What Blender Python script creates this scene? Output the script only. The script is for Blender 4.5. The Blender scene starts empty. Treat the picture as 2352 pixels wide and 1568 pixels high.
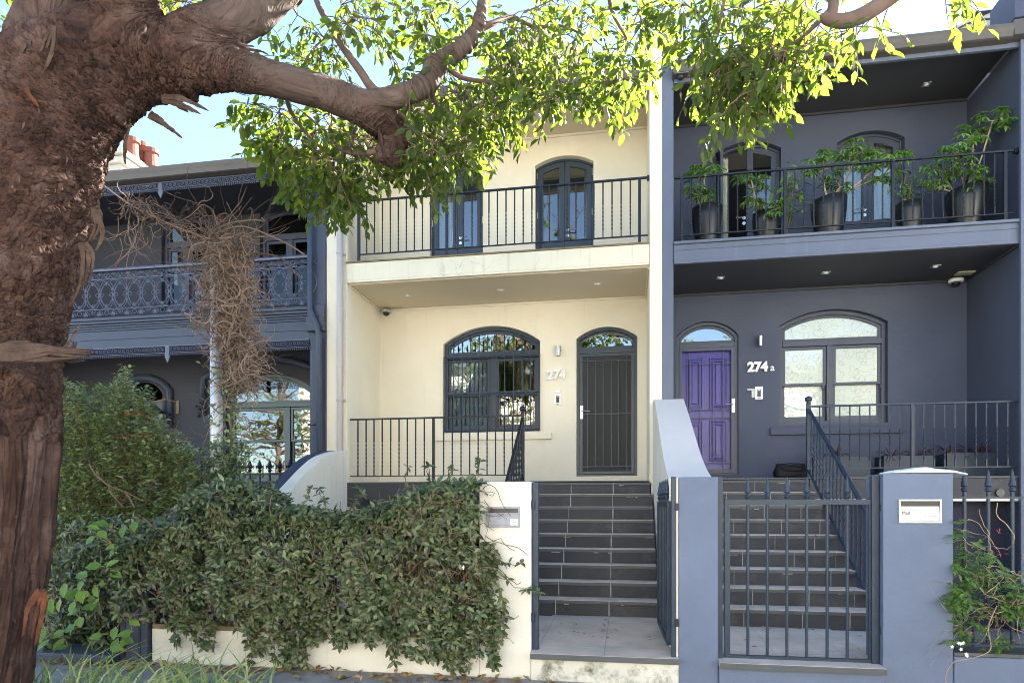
import bpy, math, random
import numpy as np
from mathutils import Vector, noise
from mathutils.geometry import tessellate_polygon
R = random.Random(7)
rng = np.random.default_rng(11)
rad = math.radians
SC = bpy.context.scene
COL = SC.collection

# ---------------------------------------------------------------- camera, sky, sun, exposure
EYE = 1.45
YAW = rad(9.75)
FOC = 1517.6                      # focal length for a 2352 px wide frame
cam = bpy.data.cameras.new('camera')
cam.sensor_width = 36
cam.lens = 36 * FOC / 2352
cam.shift_y = (1163.5 - 784) / 2352
cam.clip_start = 0.05
cam.clip_end = 600
camo = bpy.data.objects.new('camera', cam)
COL.objects.link(camo)
camo.location = (0, 0, EYE)
camo.rotation_euler = (rad(90), 0, YAW)
SC.camera = camo

SUN_AZ, SUN_EL = rad(43), rad(33)          # behind the houses, off to the right
W = bpy.data.worlds.new('World')
SC.world = W
W.use_nodes = True
wn, wl = W.node_tree.nodes, W.node_tree.links
sky = wn.new('ShaderNodeTexSky')
sky.sky_type = 'NISHITA'
sky.sun_disc = False
sky.sun_elevation = SUN_EL
sky.sun_rotation = SUN_AZ
sky.air_density = 1.0
sky.dust_density = 0.05
sky.ozone_density = 2.0
hsv = wn.new('ShaderNodeHueSaturation')
hsv.inputs['Saturation'].default_value = 0.97
wl.new(sky.outputs[0], hsv.inputs['Color'])
wl.new(hsv.outputs[0], wn['Background'].inputs[0])
wn['Background'].inputs[1].default_value = 0.05
sun = bpy.data.lights.new('sun', 'SUN')
sun.energy = 5.0
sun.angle = rad(0.5)
sun.color = (1, 0.95, 0.86)
suno = bpy.data.objects.new('sun', sun)
COL.objects.link(suno)
sd = Vector((math.sin(SUN_AZ) * math.cos(SUN_EL), math.cos(SUN_AZ) * math.cos(SUN_EL), math.sin(SUN_EL)))
suno.rotation_euler = sd.to_track_quat('Z', 'Y').to_euler()
suno.location = (0, 20, 20)
SC.view_settings.view_transform = 'Standard'
SC.view_settings.look = 'None'
SC.cycles.pixel_filter_type = 'BLACKMAN_HARRIS'
SC.cycles.filter_width = 0.95
SC.view_settings.exposure = 3.5

# ---------------------------------------------------------------- helpers
YP, YF, YW = 5.6, 9.4, 10.74      # front garden wall, verandah front, house wall

def gx(px, Y):
    u = (px - 1176) / FOC
    return Y * (u * math.cos(YAW) - math.sin(YAW)) / (math.cos(YAW) + u * math.sin(YAW))

def at(px, py, Y):
    X = gx(px, Y)
    zc = -X * math.sin(YAW) + Y * math.cos(YAW)
    return Vector((X, Y, EYE - (py - 1163.5) / FOC * zc))

def atz(px, py, Z):
    zc = (EYE - Z) * FOC / (py - 1163.5)
    xc = (px - 1176) / FOC * zc
    return Vector((xc * math.cos(YAW) - zc * math.sin(YAW), xc * math.sin(YAW) + zc * math.cos(YAW), Z))

OFF = {}

def thing(name, label, cat, loc=(0, 0, 0), group=None):
    o = bpy.data.objects.new(name, None)
    COL.objects.link(o)
    o.location = loc
    o.empty_display_size = 0.1
    o['label'] = label
    o['category'] = cat
    if group:
        o['group'] = group
    OFF[o.name] = Vector(loc)
    return o

class MB:
    def __init__(s):
        s.v = []
        s.f = []
    def add(s, vs, fs):
        b = len(s.v)
        s.v += [tuple(v) for v in vs]
        s.f += [tuple(i + b for i in f) for f in fs]
        return s
    def box(s, x0, x1, y0, y1, z0, z1):
        return s.add([(x0, y0, z0), (x1, y0, z0), (x1, y1, z0), (x0, y1, z0), (x0, y0, z1), (x1, y0, z1), (x1, y1, z1), (x0, y1, z1)],
                     [(0, 3, 2, 1), (4, 5, 6, 7), (0, 1, 5, 4), (1, 2, 6, 5), (2, 3, 7, 6), (3, 0, 4, 7)])
    def prism(s, poly, a0, a1, ax='y'):
        n = len(poly)
        def mk(p, a):
            return (p[0], a, p[1]) if ax == 'y' else ((a, p[0], p[1]) if ax == 'x' else (p[0], p[1], a))
        return s.add([mk(p, a0) for p in poly] + [mk(p, a1) for p in poly],
                     [tuple(range(n)), tuple(range(2 * n - 1, n - 1, -1))] + [(i, (i + 1) % n, n + (i + 1) % n, n + i)[::-1] for i in range(n)])
    def ring(s, out, inn, y0, y1):
        n = len(out)
        vs = [(p[0], y0, p[1]) for p in out] + [(p[0], y0, p[1]) for p in inn] + [(p[0], y1, p[1]) for p in out] + [(p[0], y1, p[1]) for p in inn]
        fs = []
        for i in range(n):
            j = (i + 1) % n
            fs += [(i, j, n + j, n + i), (2 * n + i, 3 * n + i, 3 * n + j, 2 * n + j), (i, 2 * n + i, 2 * n + j, j), (n + i, n + j, 3 * n + j, 3 * n + i)]
        return s.add(vs, fs)
    def tube(s, pts, r, n=6, twist=0.0, cap=True, rot=0.0):
        pts = [Vector(p) for p in pts]
        m = len(pts)
        if not hasattr(r, '__len__'):
            r = [r] * m
        vs, fs = [], []
        up = None
        for i, p in enumerate(pts):
            d = (pts[min(i + 1, m - 1)] - pts[max(i - 1, 0)])
            if d.length < 1e-9:
                d = Vector((0, 0, 1))
            d.normalize()
            if up is None:
                up = Vector((0, 1, 0)) if abs(d.y) < 0.9 else Vector((1, 0, 0))
            up = (up - d * up.dot(d))
            if up.length < 1e-6:
                up = d.orthogonal()
            up.normalize()
            sd_ = d.cross(up)
            for k in range(n):
                a = rot + twist * i + 2 * math.pi * k / n
                vs.append(p + (up * math.cos(a) + sd_ * math.sin(a)) * r[i])
        for i in range(m - 1):
            for k in range(n):
                k2 = (k + 1) % n
                fs.append((i * n + k, i * n + k2, (i + 1) * n + k2, (i + 1) * n + k))
        if cap and n > 2:
            fs.append(tuple(range(n - 1, -1, -1)))
            fs.append(tuple((m - 1) * n + k for k in range(n)))
        return s.add(vs, fs)
    def lathe(s, c, prof, n=16):
        vs, fs = [], []
        for (r, z) in prof:
            for k in range(n):
                a = 2 * math.pi * k / n
                vs.append((c[0] + r * math.cos(a), c[1] + r * math.sin(a), c[2] + z))
        for i in range(len(prof) - 1):
            for k in range(n):
                k2 = (k + 1) % n
                fs.append((i * n + k, i * n + k2, (i + 1) * n + k2, (i + 1) * n + k))
        fs.append(tuple(range(n - 1, -1, -1)))
        fs.append(tuple((len(prof) - 1) * n + k for k in range(n)))
        return s.add(vs, fs)
    def build(s, name, mat, parent=None, bevel=0, smooth=False, label=None, own=None):
        me = bpy.data.meshes.new(name)
        off = OFF.get(parent.name, Vector()) if parent else (Vector(own) if own else Vector())
        if off.length:
            s.v = [(x - off.x, y - off.y, z - off.z) for x, y, z in s.v]
        me.from_pydata(s.v, [], s.f)
        me.validate()
        if mat:
            me.materials.append(mat)
        if smooth:
            me.polygons.foreach_set('use_smooth', [True] * len(me.polygons))
        o = bpy.data.objects.new(name, me)
        COL.objects.link(o)
        if parent:
            o.parent = parent
            OFF[o.name] = off
        elif own:
            o.location = own
        if bevel:
            b = o.modifiers.new('bevel', 'BEVEL')
            b.width = bevel
            b.segments = 2
            b.limit_method = 'ANGLE'
            b.angle_limit = rad(40)
        if label:
            o['label'] = label
        return o

def tag(o, label, cat, group=None, kind=None):
    o['label'] = label
    o['category'] = cat
    if group:
        o['group'] = group
    if kind:
        o['kind'] = kind
    return o

def struct(o, kind='structure'):
    o['kind'] = kind
    return o

def copy_part(o, loc, parent, rotz=None):
    c = o.copy()
    COL.objects.link(c)
    c.parent = parent
    c.location = loc
    return c

def spline(pts, n=8):
    """Catmull-Rom through vectors (last items of tuples may carry radii)."""
    P = [tuple(p) for p in pts]
    out = []
    for i in range(len(P) - 1):
        p0, p1, p2, p3 = P[max(i - 1, 0)], P[i], P[i + 1], P[min(i + 2, len(P) - 1)]
        for k in range(n):
            t = k / n
            out.append(tuple(0.5 * (2 * b + (c - a) * t + (2 * a - 5 * b + 4 * c - d) * t * t + (3 * b - a - 3 * c + d) * t ** 3) for a, b, c, d in zip(p0, p1, p2, p3)))
    out.append(P[-1])
    return out

# arches --------------------------------------------------------
def arch(x0, x1, zs, zt):
    w, h = (x1 - x0) / 2, zt - zs
    r = (w * w + h * h) / (2 * h)
    return ((x0 + x1) / 2, zt - r, r)

def topz(x, P, d=0):
    return P[1] + math.sqrt(max((P[2] - d) ** 2 - (x - P[0]) ** 2, 1e-6))

def under(xa, xb, z0, P, d=0, n=14):
    L = [(xa, z0), (xb, z0)]
    for i in range(n + 1):
        x = xb + (xa - xb) * i / n
        L.append((x, topz(x, P, d)))
    return L

def rect(xa, xb, z0, z1, n=None):
    return [(xa, z0), (xb, z0), (xb, z1), (xa, z1)]

def wall_with_holes(outer, holes, y, depth):
    m = MB()
    loops = [[Vector((p[0], p[1], 0)) for p in outer]] + [[Vector((p[0], p[1], 0)) for p in h] for h in holes]
    tri = tessellate_polygon(loops)
    flat = [p for l in ([outer] + holes) for p in l]
    n = len(flat)
    m.add([(p[0], y, p[1]) for p in flat] + [(p[0], y + depth, p[1]) for p in flat],
          [tuple(t) for t in tri] + [tuple(i + n for i in t[::-1]) for t in tri])
    for h in [outer] + holes:
        k = len(h)
        m.add([(p[0], y, p[1]) for p in h] + [(p[0], y + depth, p[1]) for p in h], [(i, (i + 1) % k, k + (i + 1) % k, k + i) for i in range(k)])
    return m

# ---------------------------------------------------------------- materials
MATS = {}

def nd(nt, typ, **kw):
    n = nt.nodes.new(typ)
    for k, v in kw.items():
        setattr(n, k, v)
    return n

def mat(name, col, rough=0.6, spec=0.4, var=0.0, vscale=1.5, bump=0.0, bscale=60, metal=0.0, stain=None, stretch=(1, 1, 1), island=0.0, drip=None, crack=0.0):
    """principled paint / stone with world-space colour mottling, fine bump and optional stains"""
    m = bpy.data.materials.new(name)
    m.use_nodes = True
    nt = m.node_tree
    b = nt.nodes['Principled BSDF']
    b.inputs['Roughness'].default_value = rough
    b.inputs['Specular IOR Level'].default_value = spec
    b.inputs['Metallic'].default_value = metal
    geo = nd(nt, 'ShaderNodeNewGeometry')
    mp = nd(nt, 'ShaderNodeMapping')
    mp.inputs['Scale'].default_value = stretch
    nt.links.new(geo.outputs['Position'], mp.inputs['Vector'])
    cur = None
    c = (*col, 1)
    if var:
        nz = nd(nt, 'ShaderNodeTexNoise')
        nz.inputs['Scale'].default_value = vscale
        nz.inputs['Detail'].default_value = 6
        nz.inputs['Roughness'].default_value = 0.62
        nt.links.new(mp.outputs[0], nz.inputs['Vector'])
        rp = nd(nt, 'ShaderNodeValToRGB')
        rp.color_ramp.elements[0].position = 0.3
        rp.color_ramp.elements[1].position = 0.7
        rp.color_ramp.elements[0].color = (*[x * (1 - var) for x in col], 1)
        rp.color_ramp.elements[1].color = (*[min(x * (1 + var * 0.6), 0.9) for x in col], 1)
        nt.links.new(nz.outputs['Fac'], rp.inputs[0])
        cur = rp.outputs[0]
    if stain:                                   # (colour, scale, lo, hi): dirt with a shape of its own
        nz = nd(nt, 'ShaderNodeTexNoise')
        nz.inputs['Scale'].default_value = stain[1]
        nz.inputs['Detail'].default_value = 9
        nz.inputs['Roughness'].default_value = 0.7
        nt.links.new(mp.outputs[0], nz.inputs['Vector'])
        rp = nd(nt, 'ShaderNodeValToRGB')
        rp.color_ramp.elements[0].position = stain[2]
        rp.color_ramp.elements[1].position = stain[3]
        nt.links.new(nz.outputs['Fac'], rp.inputs[0])
        mx = nd(nt, 'ShaderNodeMix', data_type='RGBA')
        nt.links.new(rp.outputs[0], mx.inputs[0])
        if cur:
            nt.links.new(cur, mx.inputs[6])
        else:
            mx.inputs[6].default_value = c
        mx.inputs[7].default_value = (*stain[0], 1)
        cur = mx.outputs[2]
    for kind in ('drip', 'crack'):
        if (drip if kind == 'drip' else crack):
            m2 = nd(nt, 'ShaderNodeMapping')
            if kind == 'drip':
                m2.inputs['Scale'].default_value = (9, 9, .55)
                t_ = nd(nt, 'ShaderNodeTexNoise')
                t_.inputs['Scale'].default_value = 1.6
                t_.inputs['Detail'].default_value = 6
                o_ = t_.outputs['Fac']
                lo, hi, amt, cc = .60, .80, drip[1], drip[0]
            else:
                wz = nd(nt, 'ShaderNodeTexNoise')
                wz.inputs['Scale'].default_value = 3
                wz.inputs['Detail'].default_value = 6
                nt.links.new(geo.outputs['Position'], wz.inputs['Vector'])
                wa = nd(nt, 'ShaderNodeVectorMath', operation='MULTIPLY_ADD')
                wa.inputs[1].default_value = (.5, .5, .5)
                nt.links.new(wz.outputs['Color'], wa.inputs[0])
                nt.links.new(geo.outputs['Position'], wa.inputs[2])
                t_ = nd(nt, 'ShaderNodeTexVoronoi', feature='DISTANCE_TO_EDGE')
                t_.inputs['Scale'].default_value = .75
                o_ = t_.outputs['Distance']
                lo, hi, amt, cc = .003, .0003, crack, (.12, .11, .1)
            if kind == 'drip':
                nt.links.new(geo.outputs['Position'], m2.inputs['Vector'])
                nt.links.new(m2.outputs[0], t_.inputs['Vector'])
            else:
                nt.links.new(wa.outputs[0], t_.inputs['Vector'])
            mr = nd(nt, 'ShaderNodeMapRange')
            mr.inputs[1].default_value = lo
            mr.inputs[2].default_value = hi
            mr.inputs[4].default_value = amt
            nt.links.new(o_, mr.inputs[0])
            mx = nd(nt, 'ShaderNodeMix', data_type='RGBA')
            nt.links.new(mr.outputs[0], mx.inputs[0])
            if cur:
                nt.links.new(cur, mx.inputs[6])
            else:
                mx.inputs[6].default_value = c
            mx.inputs[7].default_value = (*cc, 1)
            cur = mx.outputs[2]
    if island:
        hs = nd(nt, 'ShaderNodeHueSaturation')
        mr = nd(nt, 'ShaderNodeMapRange')
        mr.inputs[3].default_value = 1 - island
        mr.inputs[4].default_value = 1 + island
        nt.links.new(geo.outputs['Random Per Island'], mr.inputs[0])
        nt.links.new(mr.outputs[0], hs.inputs['Value'])
        if cur:
            nt.links.new(cur, hs.inputs['Color'])
        else:
            hs.inputs['Color'].default_value = c
        cur = hs.outputs[0]
    if cur:
        nt.links.new(cur, b.inputs['Base Color'])
    else:
        b.inputs['Base Color'].default_value = c
    if bump:
        nz = nd(nt, 'ShaderNodeTexNoise')
        nz.inputs['Scale'].default_value = bscale
        nz.inputs['Detail'].default_value = 5
        nt.links.new(mp.outputs[0], nz.inputs['Vector'])
        bp = nd(nt, 'ShaderNodeBump')
        bp.inputs['Strength'].default_value = bump
        bp.inputs['Distance'].default_value = 0.01
        nt.links.new(nz.outputs['Fac'], bp.inputs['Height'])
        nt.links.new(bp.outputs[0], b.inputs['Normal'])
    MATS[name] = m
    return m

def leaf_mat(name, cols, trans, tfac=0.4, rough=0.4, spec=0.5):
    m = bpy.data.materials.new(name)
    m.use_nodes = True
    nt = m.node_tree
    b = nt.nodes['Principled BSDF']
    out = nt.nodes['Material Output']
    geo = nd(nt, 'ShaderNodeNewGeometry')
    rp = nd(nt, 'ShaderNodeValToRGB')
    els = rp.color_ramp.elements
    els[0].color = (*cols[0], 1)
    els[1].color = (*cols[-1], 1)
    for i, c in enumerate(cols[1:-1]):
        e = els.new((i + 1) / (len(cols) - 1))
        e.color = (*c, 1)
    nt.links.new(geo.outputs['Random Per Island'], rp.inputs[0])
    nt.links.new(rp.outputs[0], b.inputs['Base Color'])
    b.inputs['Roughness'].default_value = rough
    b.inputs['Specular IOR Level'].default_value = spec
    tr = nd(nt, 'ShaderNodeBsdfTranslucent')
    hs = nd(nt, 'ShaderNodeHueSaturation')
    hs.inputs['Color'].default_value = (*trans, 1)
    mr = nd(nt, 'ShaderNodeMapRange')
    mr.inputs[3].default_value = 0.55
    mr.inputs[4].default_value = 1.25
    nt.links.new(geo.outputs['Random Per Island'], mr.inputs[0])
    nt.links.new(mr.outputs[0], hs.inputs['Value'])
    nt.links.new(hs.outputs[0], tr.inputs['Color'])
    mx = nd(nt, 'ShaderNodeMixShader')
    mx.inputs[0].default_value = tfac
    nt.links.new(b.outputs[0], mx.inputs[1])
    nt.links.new(tr.outputs[0], mx.inputs[2])
    nt.links.new(mx.outputs[0], out.inputs['Surface'])
    return m

def glass_mat(name, tint=(0.75, 0.8, 0.8), base=0.16):
    m = bpy.data.materials.new(name)
    m.use_nodes = True
    nt = m.node_tree
    nt.nodes.remove(nt.nodes['Principled BSDF'])
    out = nt.nodes['Material Output']
    tr = nd(nt, 'ShaderNodeBsdfTransparent')
    tr.inputs[0].default_value = (*tint, 1)
    gl = nd(nt, 'ShaderNodeBsdfGlossy')
    gl.inputs['Roughness'].default_value = 0.015
    lw = nd(nt, 'ShaderNodeLayerWeight')
    lw.inputs[0].default_value = 0.25
    mr = nd(nt, 'ShaderNodeMapRange')
    mr.inputs[3].default_value = base
    mr.inputs[4].default_value = 0.9
    nt.links.new(lw.outputs['Fresnel'], mr.inputs[0])
    nz = nd(nt, 'ShaderNodeTexNoise')
    nz.inputs['Scale'].default_value = 2.5
    geo = nd(nt, 'ShaderNodeNewGeometry')
    nt.links.new(geo.outputs['Position'], nz.inputs['Vector'])
    bp = nd(nt, 'ShaderNodeBump')
    bp.inputs['Strength'].default_value = 0.05
    bp.inputs['Distance'].default_value = 0.03
    nt.links.new(nz.outputs['Fac'], bp.inputs['Height'])
    nt.links.new(bp.outputs[0], gl.inputs['Normal'])
    mx = nd(nt, 'ShaderNodeMixShader')
    nt.links.new(mr.outputs[0], mx.inputs[0])
    nt.links.new(tr.outputs[0], mx.inputs[1])
    nt.links.new(gl.outputs[0], mx.inputs[2])
    nt.links.new(mx.outputs[0], out.inputs['Surface'])
    return m

def film_mat(name):
    """frosted privacy film printed with overlapping petals, behind a glossy pane"""
    m = mat(name, (0.56, 0.62, 0.56), 0.4, 0.5)
    nt = m.node_tree
    b = nt.nodes['Principled BSDF']
    b.inputs['Coat Weight'].default_value = 1
    b.inputs['Coat Roughness'].default_value = 0.015
    b.inputs['Coat IOR'].default_value = 1.9
    geo = nd(nt, 'ShaderNodeNewGeometry')
    nz = nd(nt, 'ShaderNodeTexNoise')
    nz.inputs['Scale'].default_value = 6
    nt.links.new(geo.outputs['Position'], nz.inputs['Vector'])
    add = nd(nt, 'ShaderNodeVectorMath', operation='MULTIPLY_ADD')
    add.inputs[1].default_value = (0.12, 0, 0.12)
    nt.links.new(nz.outputs['Color'], add.inputs[0])
    nt.links.new(geo.outputs['Position'], add.inputs[2])
    cur = None
    for sc, wd, off in ((9, 0.03, 0.0), (7.3, 0.026, 3.3)):
        mp = nd(nt, 'ShaderNodeMapping')
        mp.inputs['Location'].default_value = (off, 0, off * 2)
        mp.inputs['Scale'].default_value = (1, 0.02, 1)
        nt.links.new(add.outputs[0], mp.inputs['Vector'])
        vo = nd(nt, 'ShaderNodeTexVoronoi')
        vo.inputs['Scale'].default_value = sc
        nt.links.new(mp.outputs[0], vo.inputs['Vector'])
        lt = nd(nt, 'ShaderNodeMath', operation='COMPARE')
        lt.inputs[1].default_value = .46
        lt.inputs[2].default_value = wd
        nt.links.new(vo.outputs['Distance'], lt.inputs[0])
        if cur:
            mxm = nd(nt, 'ShaderNodeMath', operation='MAXIMUM')
            nt.links.new(cur, mxm.inputs[0])
            nt.links.new(lt.outputs[0], mxm.inputs[1])
            cur = mxm.outputs[0]
        else:
            cur = lt.outputs[0]
    mp = nd(nt, 'ShaderNodeMapping')
    mp.inputs['Scale'].default_value = (1, 0.02, 1)
    nt.links.new(geo.outputs['Position'], mp.inputs['Vector'])
    v2 = nd(nt, 'ShaderNodeTexVoronoi')
    v2.inputs['Scale'].default_value = 9
    nt.links.new(mp.outputs[0], v2.inputs['Vector'])
    l2 = nd(nt, 'ShaderNodeMath', operation='LESS_THAN')
    l2.inputs[1].default_value = 0.11
    nt.links.new(v2.outputs['Distance'], l2.inputs[0])
    mx = nd(nt, 'ShaderNodeMix', data_type='RGBA')
    mul = nd(nt, 'ShaderNodeMath', operation='MULTIPLY')
    mul.inputs[1].default_value = 0.32
    nt.links.new(cur, mul.inputs[0])
    nt.links.new(mul.outputs[0], mx.inputs[0])
    mx.inputs[6].default_value = (0.56, 0.62, 0.55, 1)
    mx.inputs[7].default_value = (0.16, 0.19, 0.18, 1)
    m3 = nd(nt, 'ShaderNodeMix', data_type='RGBA')
    ml = nd(nt, 'ShaderNodeMath', operation='MULTIPLY')
    ml.inputs[1].default_value = 0.6
    nt.links.new(l2.outputs[0], ml.inputs[0])
    nt.links.new(ml.outputs[0], m3.inputs[0])
    nt.links.new(mx.outputs[2], m3.inputs[6])
    m3.inputs[7].default_value = (0.2, 0.24, 0.23, 1)
    nt.links.new(m3.outputs[2], b.inputs['Base Color'])
    return m

CREAM = mat('cream_render', (0.79, 0.72, 0.58), 0.75, 0.25, 0.07, 0.9, 0.3, 12, stain=((0.66, 0.58, 0.44), 1.1, 0.58, 0.95), drip=((.5, .45, .34), .25))
CREAMW = mat('cream_garden_wall', (0.73, 0.69, 0.60), 0.75, 0.25, 0.09, 1.4, 0.4, 14, stain=((0.45, 0.42, 0.35), 3.0, 0.62, 0.9), drip=((.42, .39, .31), .45), crack=.12)
CREAMF = mat('weathered_cream_fascia', (0.75, 0.69, 0.54), 0.7, 0.25, 0.06, 2.5, 0.1, 70, stain=((0.42, 0.38, 0.26), 2.2, 0.6, 0.82), stretch=(1, 1, 0.5), drip=((.38, .34, .22), .5), crack=.3)
MOULDY = mat('mouldy_cream_plinth', (0.66, 0.63, 0.55), 0.85, 0.2, 0.12, 3, 0.4, 40, stain=((0.13, 0.13, 0.085), 5.0, 0.47, 0.66))
BLUEW = mat('slate_blue_render', (0.070, 0.082, 0.122), 0.7, 0.3, 0.14, 0.9, 0.35, 12, drip=((.07, .075, .09), .4))  # deeper than the pier blue: dimmer recess light put into the colour
BLUEP = mat('slate_blue_garden_wall', (0.135, 0.166, 0.242), 0.7, 0.3, 0.12, 1.6, 0.45, 14, drip=((.12, .14, .19), .4), crack=.1, stain=((0.25, 0.28, 0.37), 3.5, 0.68, 0.95))  # lighter than the house wall blue because the piers catch more light
BLUEF = mat('grey_blue_fascia', (0.118, 0.138, 0.188), 0.6, 0.35, 0.08, 2.0, 0.05, 80, drip=((.2, .2, .22), .45), crack=.2, stain=((0.3, 0.31, 0.34), 4, 0.68, 0.9))
SOFFIT = mat('charcoal_soffit', (0.055, 0.055, 0.06), 0.6, 0.3, 0.06, 1)
CSOFFIT = mat('cream_soffit', (0.64, 0.56, 0.41), 0.7, 0.25, 0.04, 1)
JOIN = mat('blue_grey_joinery', (0.034, 0.048, 0.066), 0.38, 0.45, 0.08, 3)
RJOIN = mat('slate_joinery', (0.055, 0.064, 0.092), 0.4, 0.45, 0.08, 3)
IRON = mat('dark_blue_iron', (0.009, 0.012, 0.019), 0.4, 0.4, 0.15, 12, 0.15, 120)
GATEM = mat('blue_grey_iron', (0.019, 0.034, 0.058), 0.4, 0.4, 0.12, 9, 0.12, 120, stain=((0.2, 0.22, 0.24), 28, 0.74, 0.8))
LACE = mat('painted_cast_iron', (0.085, 0.1, 0.15), 0.42, 0.5, 0.15, 6)
LDARK = mat('dark_house_paint', (0.036, 0.038, 0.05), 0.6, 0.3, 0.1, 1.2, 0.1, 80)
LTRIM = mat('dark_blue_trim', (0.05, 0.063, 0.095), 0.5, 0.35, 0.08, 2, 0.05, 60)
GUTTER = mat('dull_brown_grey_gutter', (0.085, 0.075, 0.068), 0.5, 0.4, 0.12, 3)
DOWNP = mat('warm_grey_downpipe', (0.46, 0.41, 0.39), 0.5, 0.4, 0.05, 2)
ROOFM = mat('grey_roof_sheet', (0.16, 0.16, 0.17), 0.55, 0.4, 0.15, 2)
GLASS = glass_mat('window_glass', (0.75, 0.8, 0.8), 0.12)
GLASSD = glass_mat('dim_window_glass', (0.35, 0.36, 0.35), 0.02)
GLASSB = glass_mat('bright_window_glass', (0.6, 0.66, 0.64), 0.34)
FILM = film_mat('floral_frosted_film')
SCREEN = mat('black_fly_screen', (0.035, 0.035, 0.036), 0.6, 0.3, 0.1, 2)
PURPLE = mat('purple_gloss_paint', (0.042, 0.027, 0.25), 0.3, 0.5, 0.22, 5, 0.12, 25, stretch=(6, 1, .6))
CHROME = mat('brushed_steel', (0.62, 0.62, 0.62), 0.28, 0.5, metal=1.0)
WHITEP = mat('white_plastic', (0.82, 0.82, 0.80), 0.4, 0.5)
BLACKP = mat('black_plastic', (0.015, 0.015, 0.017), 0.3, 0.5)
SILVERN = mat('silver_numeral', (0.78, 0.77, 0.75), 0.4, 0.5)
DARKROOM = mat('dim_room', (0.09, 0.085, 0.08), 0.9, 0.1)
CURTAIN = mat('pale_curtain', (0.66, 0.66, 0.54), 0.9, 0.1, 0.15, 3, stretch=(6, 1, 0.2))
BLUEREFL = mat('pale_blue_reflection', (0.42, 0.52, 0.62), 0.8, 0.2, 0.2, 4, stretch=(5, 1, 1))  # colour of a bluish reflection in the left panes
TAN = mat('tan_curtain', (0.22, 0.16, 0.11), 0.9, 0.1, 0.2, 3, stretch=(6, 1, 0.2))
YELLOWP = mat('pale_yellow_screen', (0.72, 0.70, 0.46), 0.8, 0.1)
TILE = mat('slate_riser_tile', (0.044, 0.045, 0.051), 0.55, 0.35, 0.3, 2.5, 0.15, 30, stain=((.10, .098, .095), 3.2, .55, .8))
TREAD = mat('sky_paled_tread_tile', (0.58, 0.49, 0.43), 0.7, 0.25, 0.2, 3, 0.15, 30, stain=((.3, .26, .22), 4, .5, .85))  # pale base puts the sky's reflection on the treads into the colour
NOSING = mat('slate_nosing_tile', (0.085, 0.09, 0.092), 0.5, 0.4, 0.15, 3, 0.05, 40)
GROUT = mat('white_grout', (0.44, 0.42, 0.39), 0.9, 0.1, 0.3, 20)
GROUTD = mat('dim_grout', (0.36, 0.34, 0.30), 0.9, 0.1, 0.3, 20)
LANDT = mat('grey_landing_tile', (0.53, 0.465, 0.42), 0.7, 0.25, 0.2, 2.5, 0.12, 30, stain=((.28, .24, .20), 2.6, .52, .85))
ALU = mat('weathered_aluminium', (0.27, 0.28, 0.32), 0.42, 0.5, 0.25, 14, metal=0.3)
ALUL = mat('pale_aluminium', (0.45, 0.46, 0.46), 0.45, 0.5, 0.15, 14, metal=0.4)
STICK = mat('white_sticker', (0.84, 0.83, 0.79), 0.6, 0.3)
INK = mat('dark_print', (0.05, 0.05, 0.05), 0.7, 0.2)
LENS = mat('downlight_lens', (0.75, 0.74, 0.68), 0.2, 0.5)
VENTM = mat('beige_vent', (0.52, 0.46, 0.30), 0.6, 0.3)
TERRAC = mat('terracotta', (0.20, 0.075, 0.055), 0.8, 0.2, 0.2, 6)
WHITER = mat('white_render', (0.50, 0.47, 0.40), 0.8, 0.2, 0.1, 2)
GALV = mat('galvanised_steel', (0.52, 0.55, 0.60), 0.45, 0.5, 0.2, 10, metal=0.3)
DEADV = mat('dead_vine_stem', (0.20, 0.142, 0.108), 0.85, 0.2, island=0.6)
STEM = mat('brown_stem', (0.17, 0.115, 0.075), 0.85, 0.2, island=0.4)
TANSTEM = mat('tan_stem', (0.42, 0.30, 0.19), 0.8, 0.2, island=0.3)
POTM = mat('glazed_charcoal_pot', (0.016, 0.016, 0.016), 0.32, 0.5, 0.3, 5, stretch=(6, 6, 0.4))
SOIL = mat('potting_soil', (0.04, 0.03, 0.022), 0.95, 0.1, 0.4, 30)
PLANTERM = mat('slate_planter', (0.032, 0.046, 0.065), 0.45, 0.4, 0.08, 3)
NAVY = mat('navy_basement_wall', (0.028, 0.030, 0.055), 0.7, 0.3, 0.1, 2)
PAVE = mat('asphalt_footpath', (0.30, 0.29, 0.27), 0.9, 0.2, 0.25, 4, 0.5, 70, stain=((0.10, 0.09, 0.07), 2.5, 0.55, 0.8))
CONC = mat('concrete_kerb', (0.42, 0.41, 0.38), 0.9, 0.2, 0.2, 3, 0.3, 50)
ROADM = mat('road_asphalt', (0.20, 0.195, 0.185), 0.9, 0.25, 0.25, 6, 0.5, 90)
REDM = mat('red_enamel', (0.55, 0.012, 0.01), 0.4, 0.5)
CLOTH = mat('white_cloth', (0.78, 0.79, 0.78), 0.9, 0.1, 0.06, 8, 0.3, 25)
BAGM = mat('black_bag_fabric', (0.012, 0.012, 0.014), 0.7, 0.3, 0.2, 8, 0.4, 60)
BRICKC = mat('sandstone_sill', (0.22, 0.17, 0.11), 0.9, 0.2, 0.35, 6, 0.5, 30)

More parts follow.
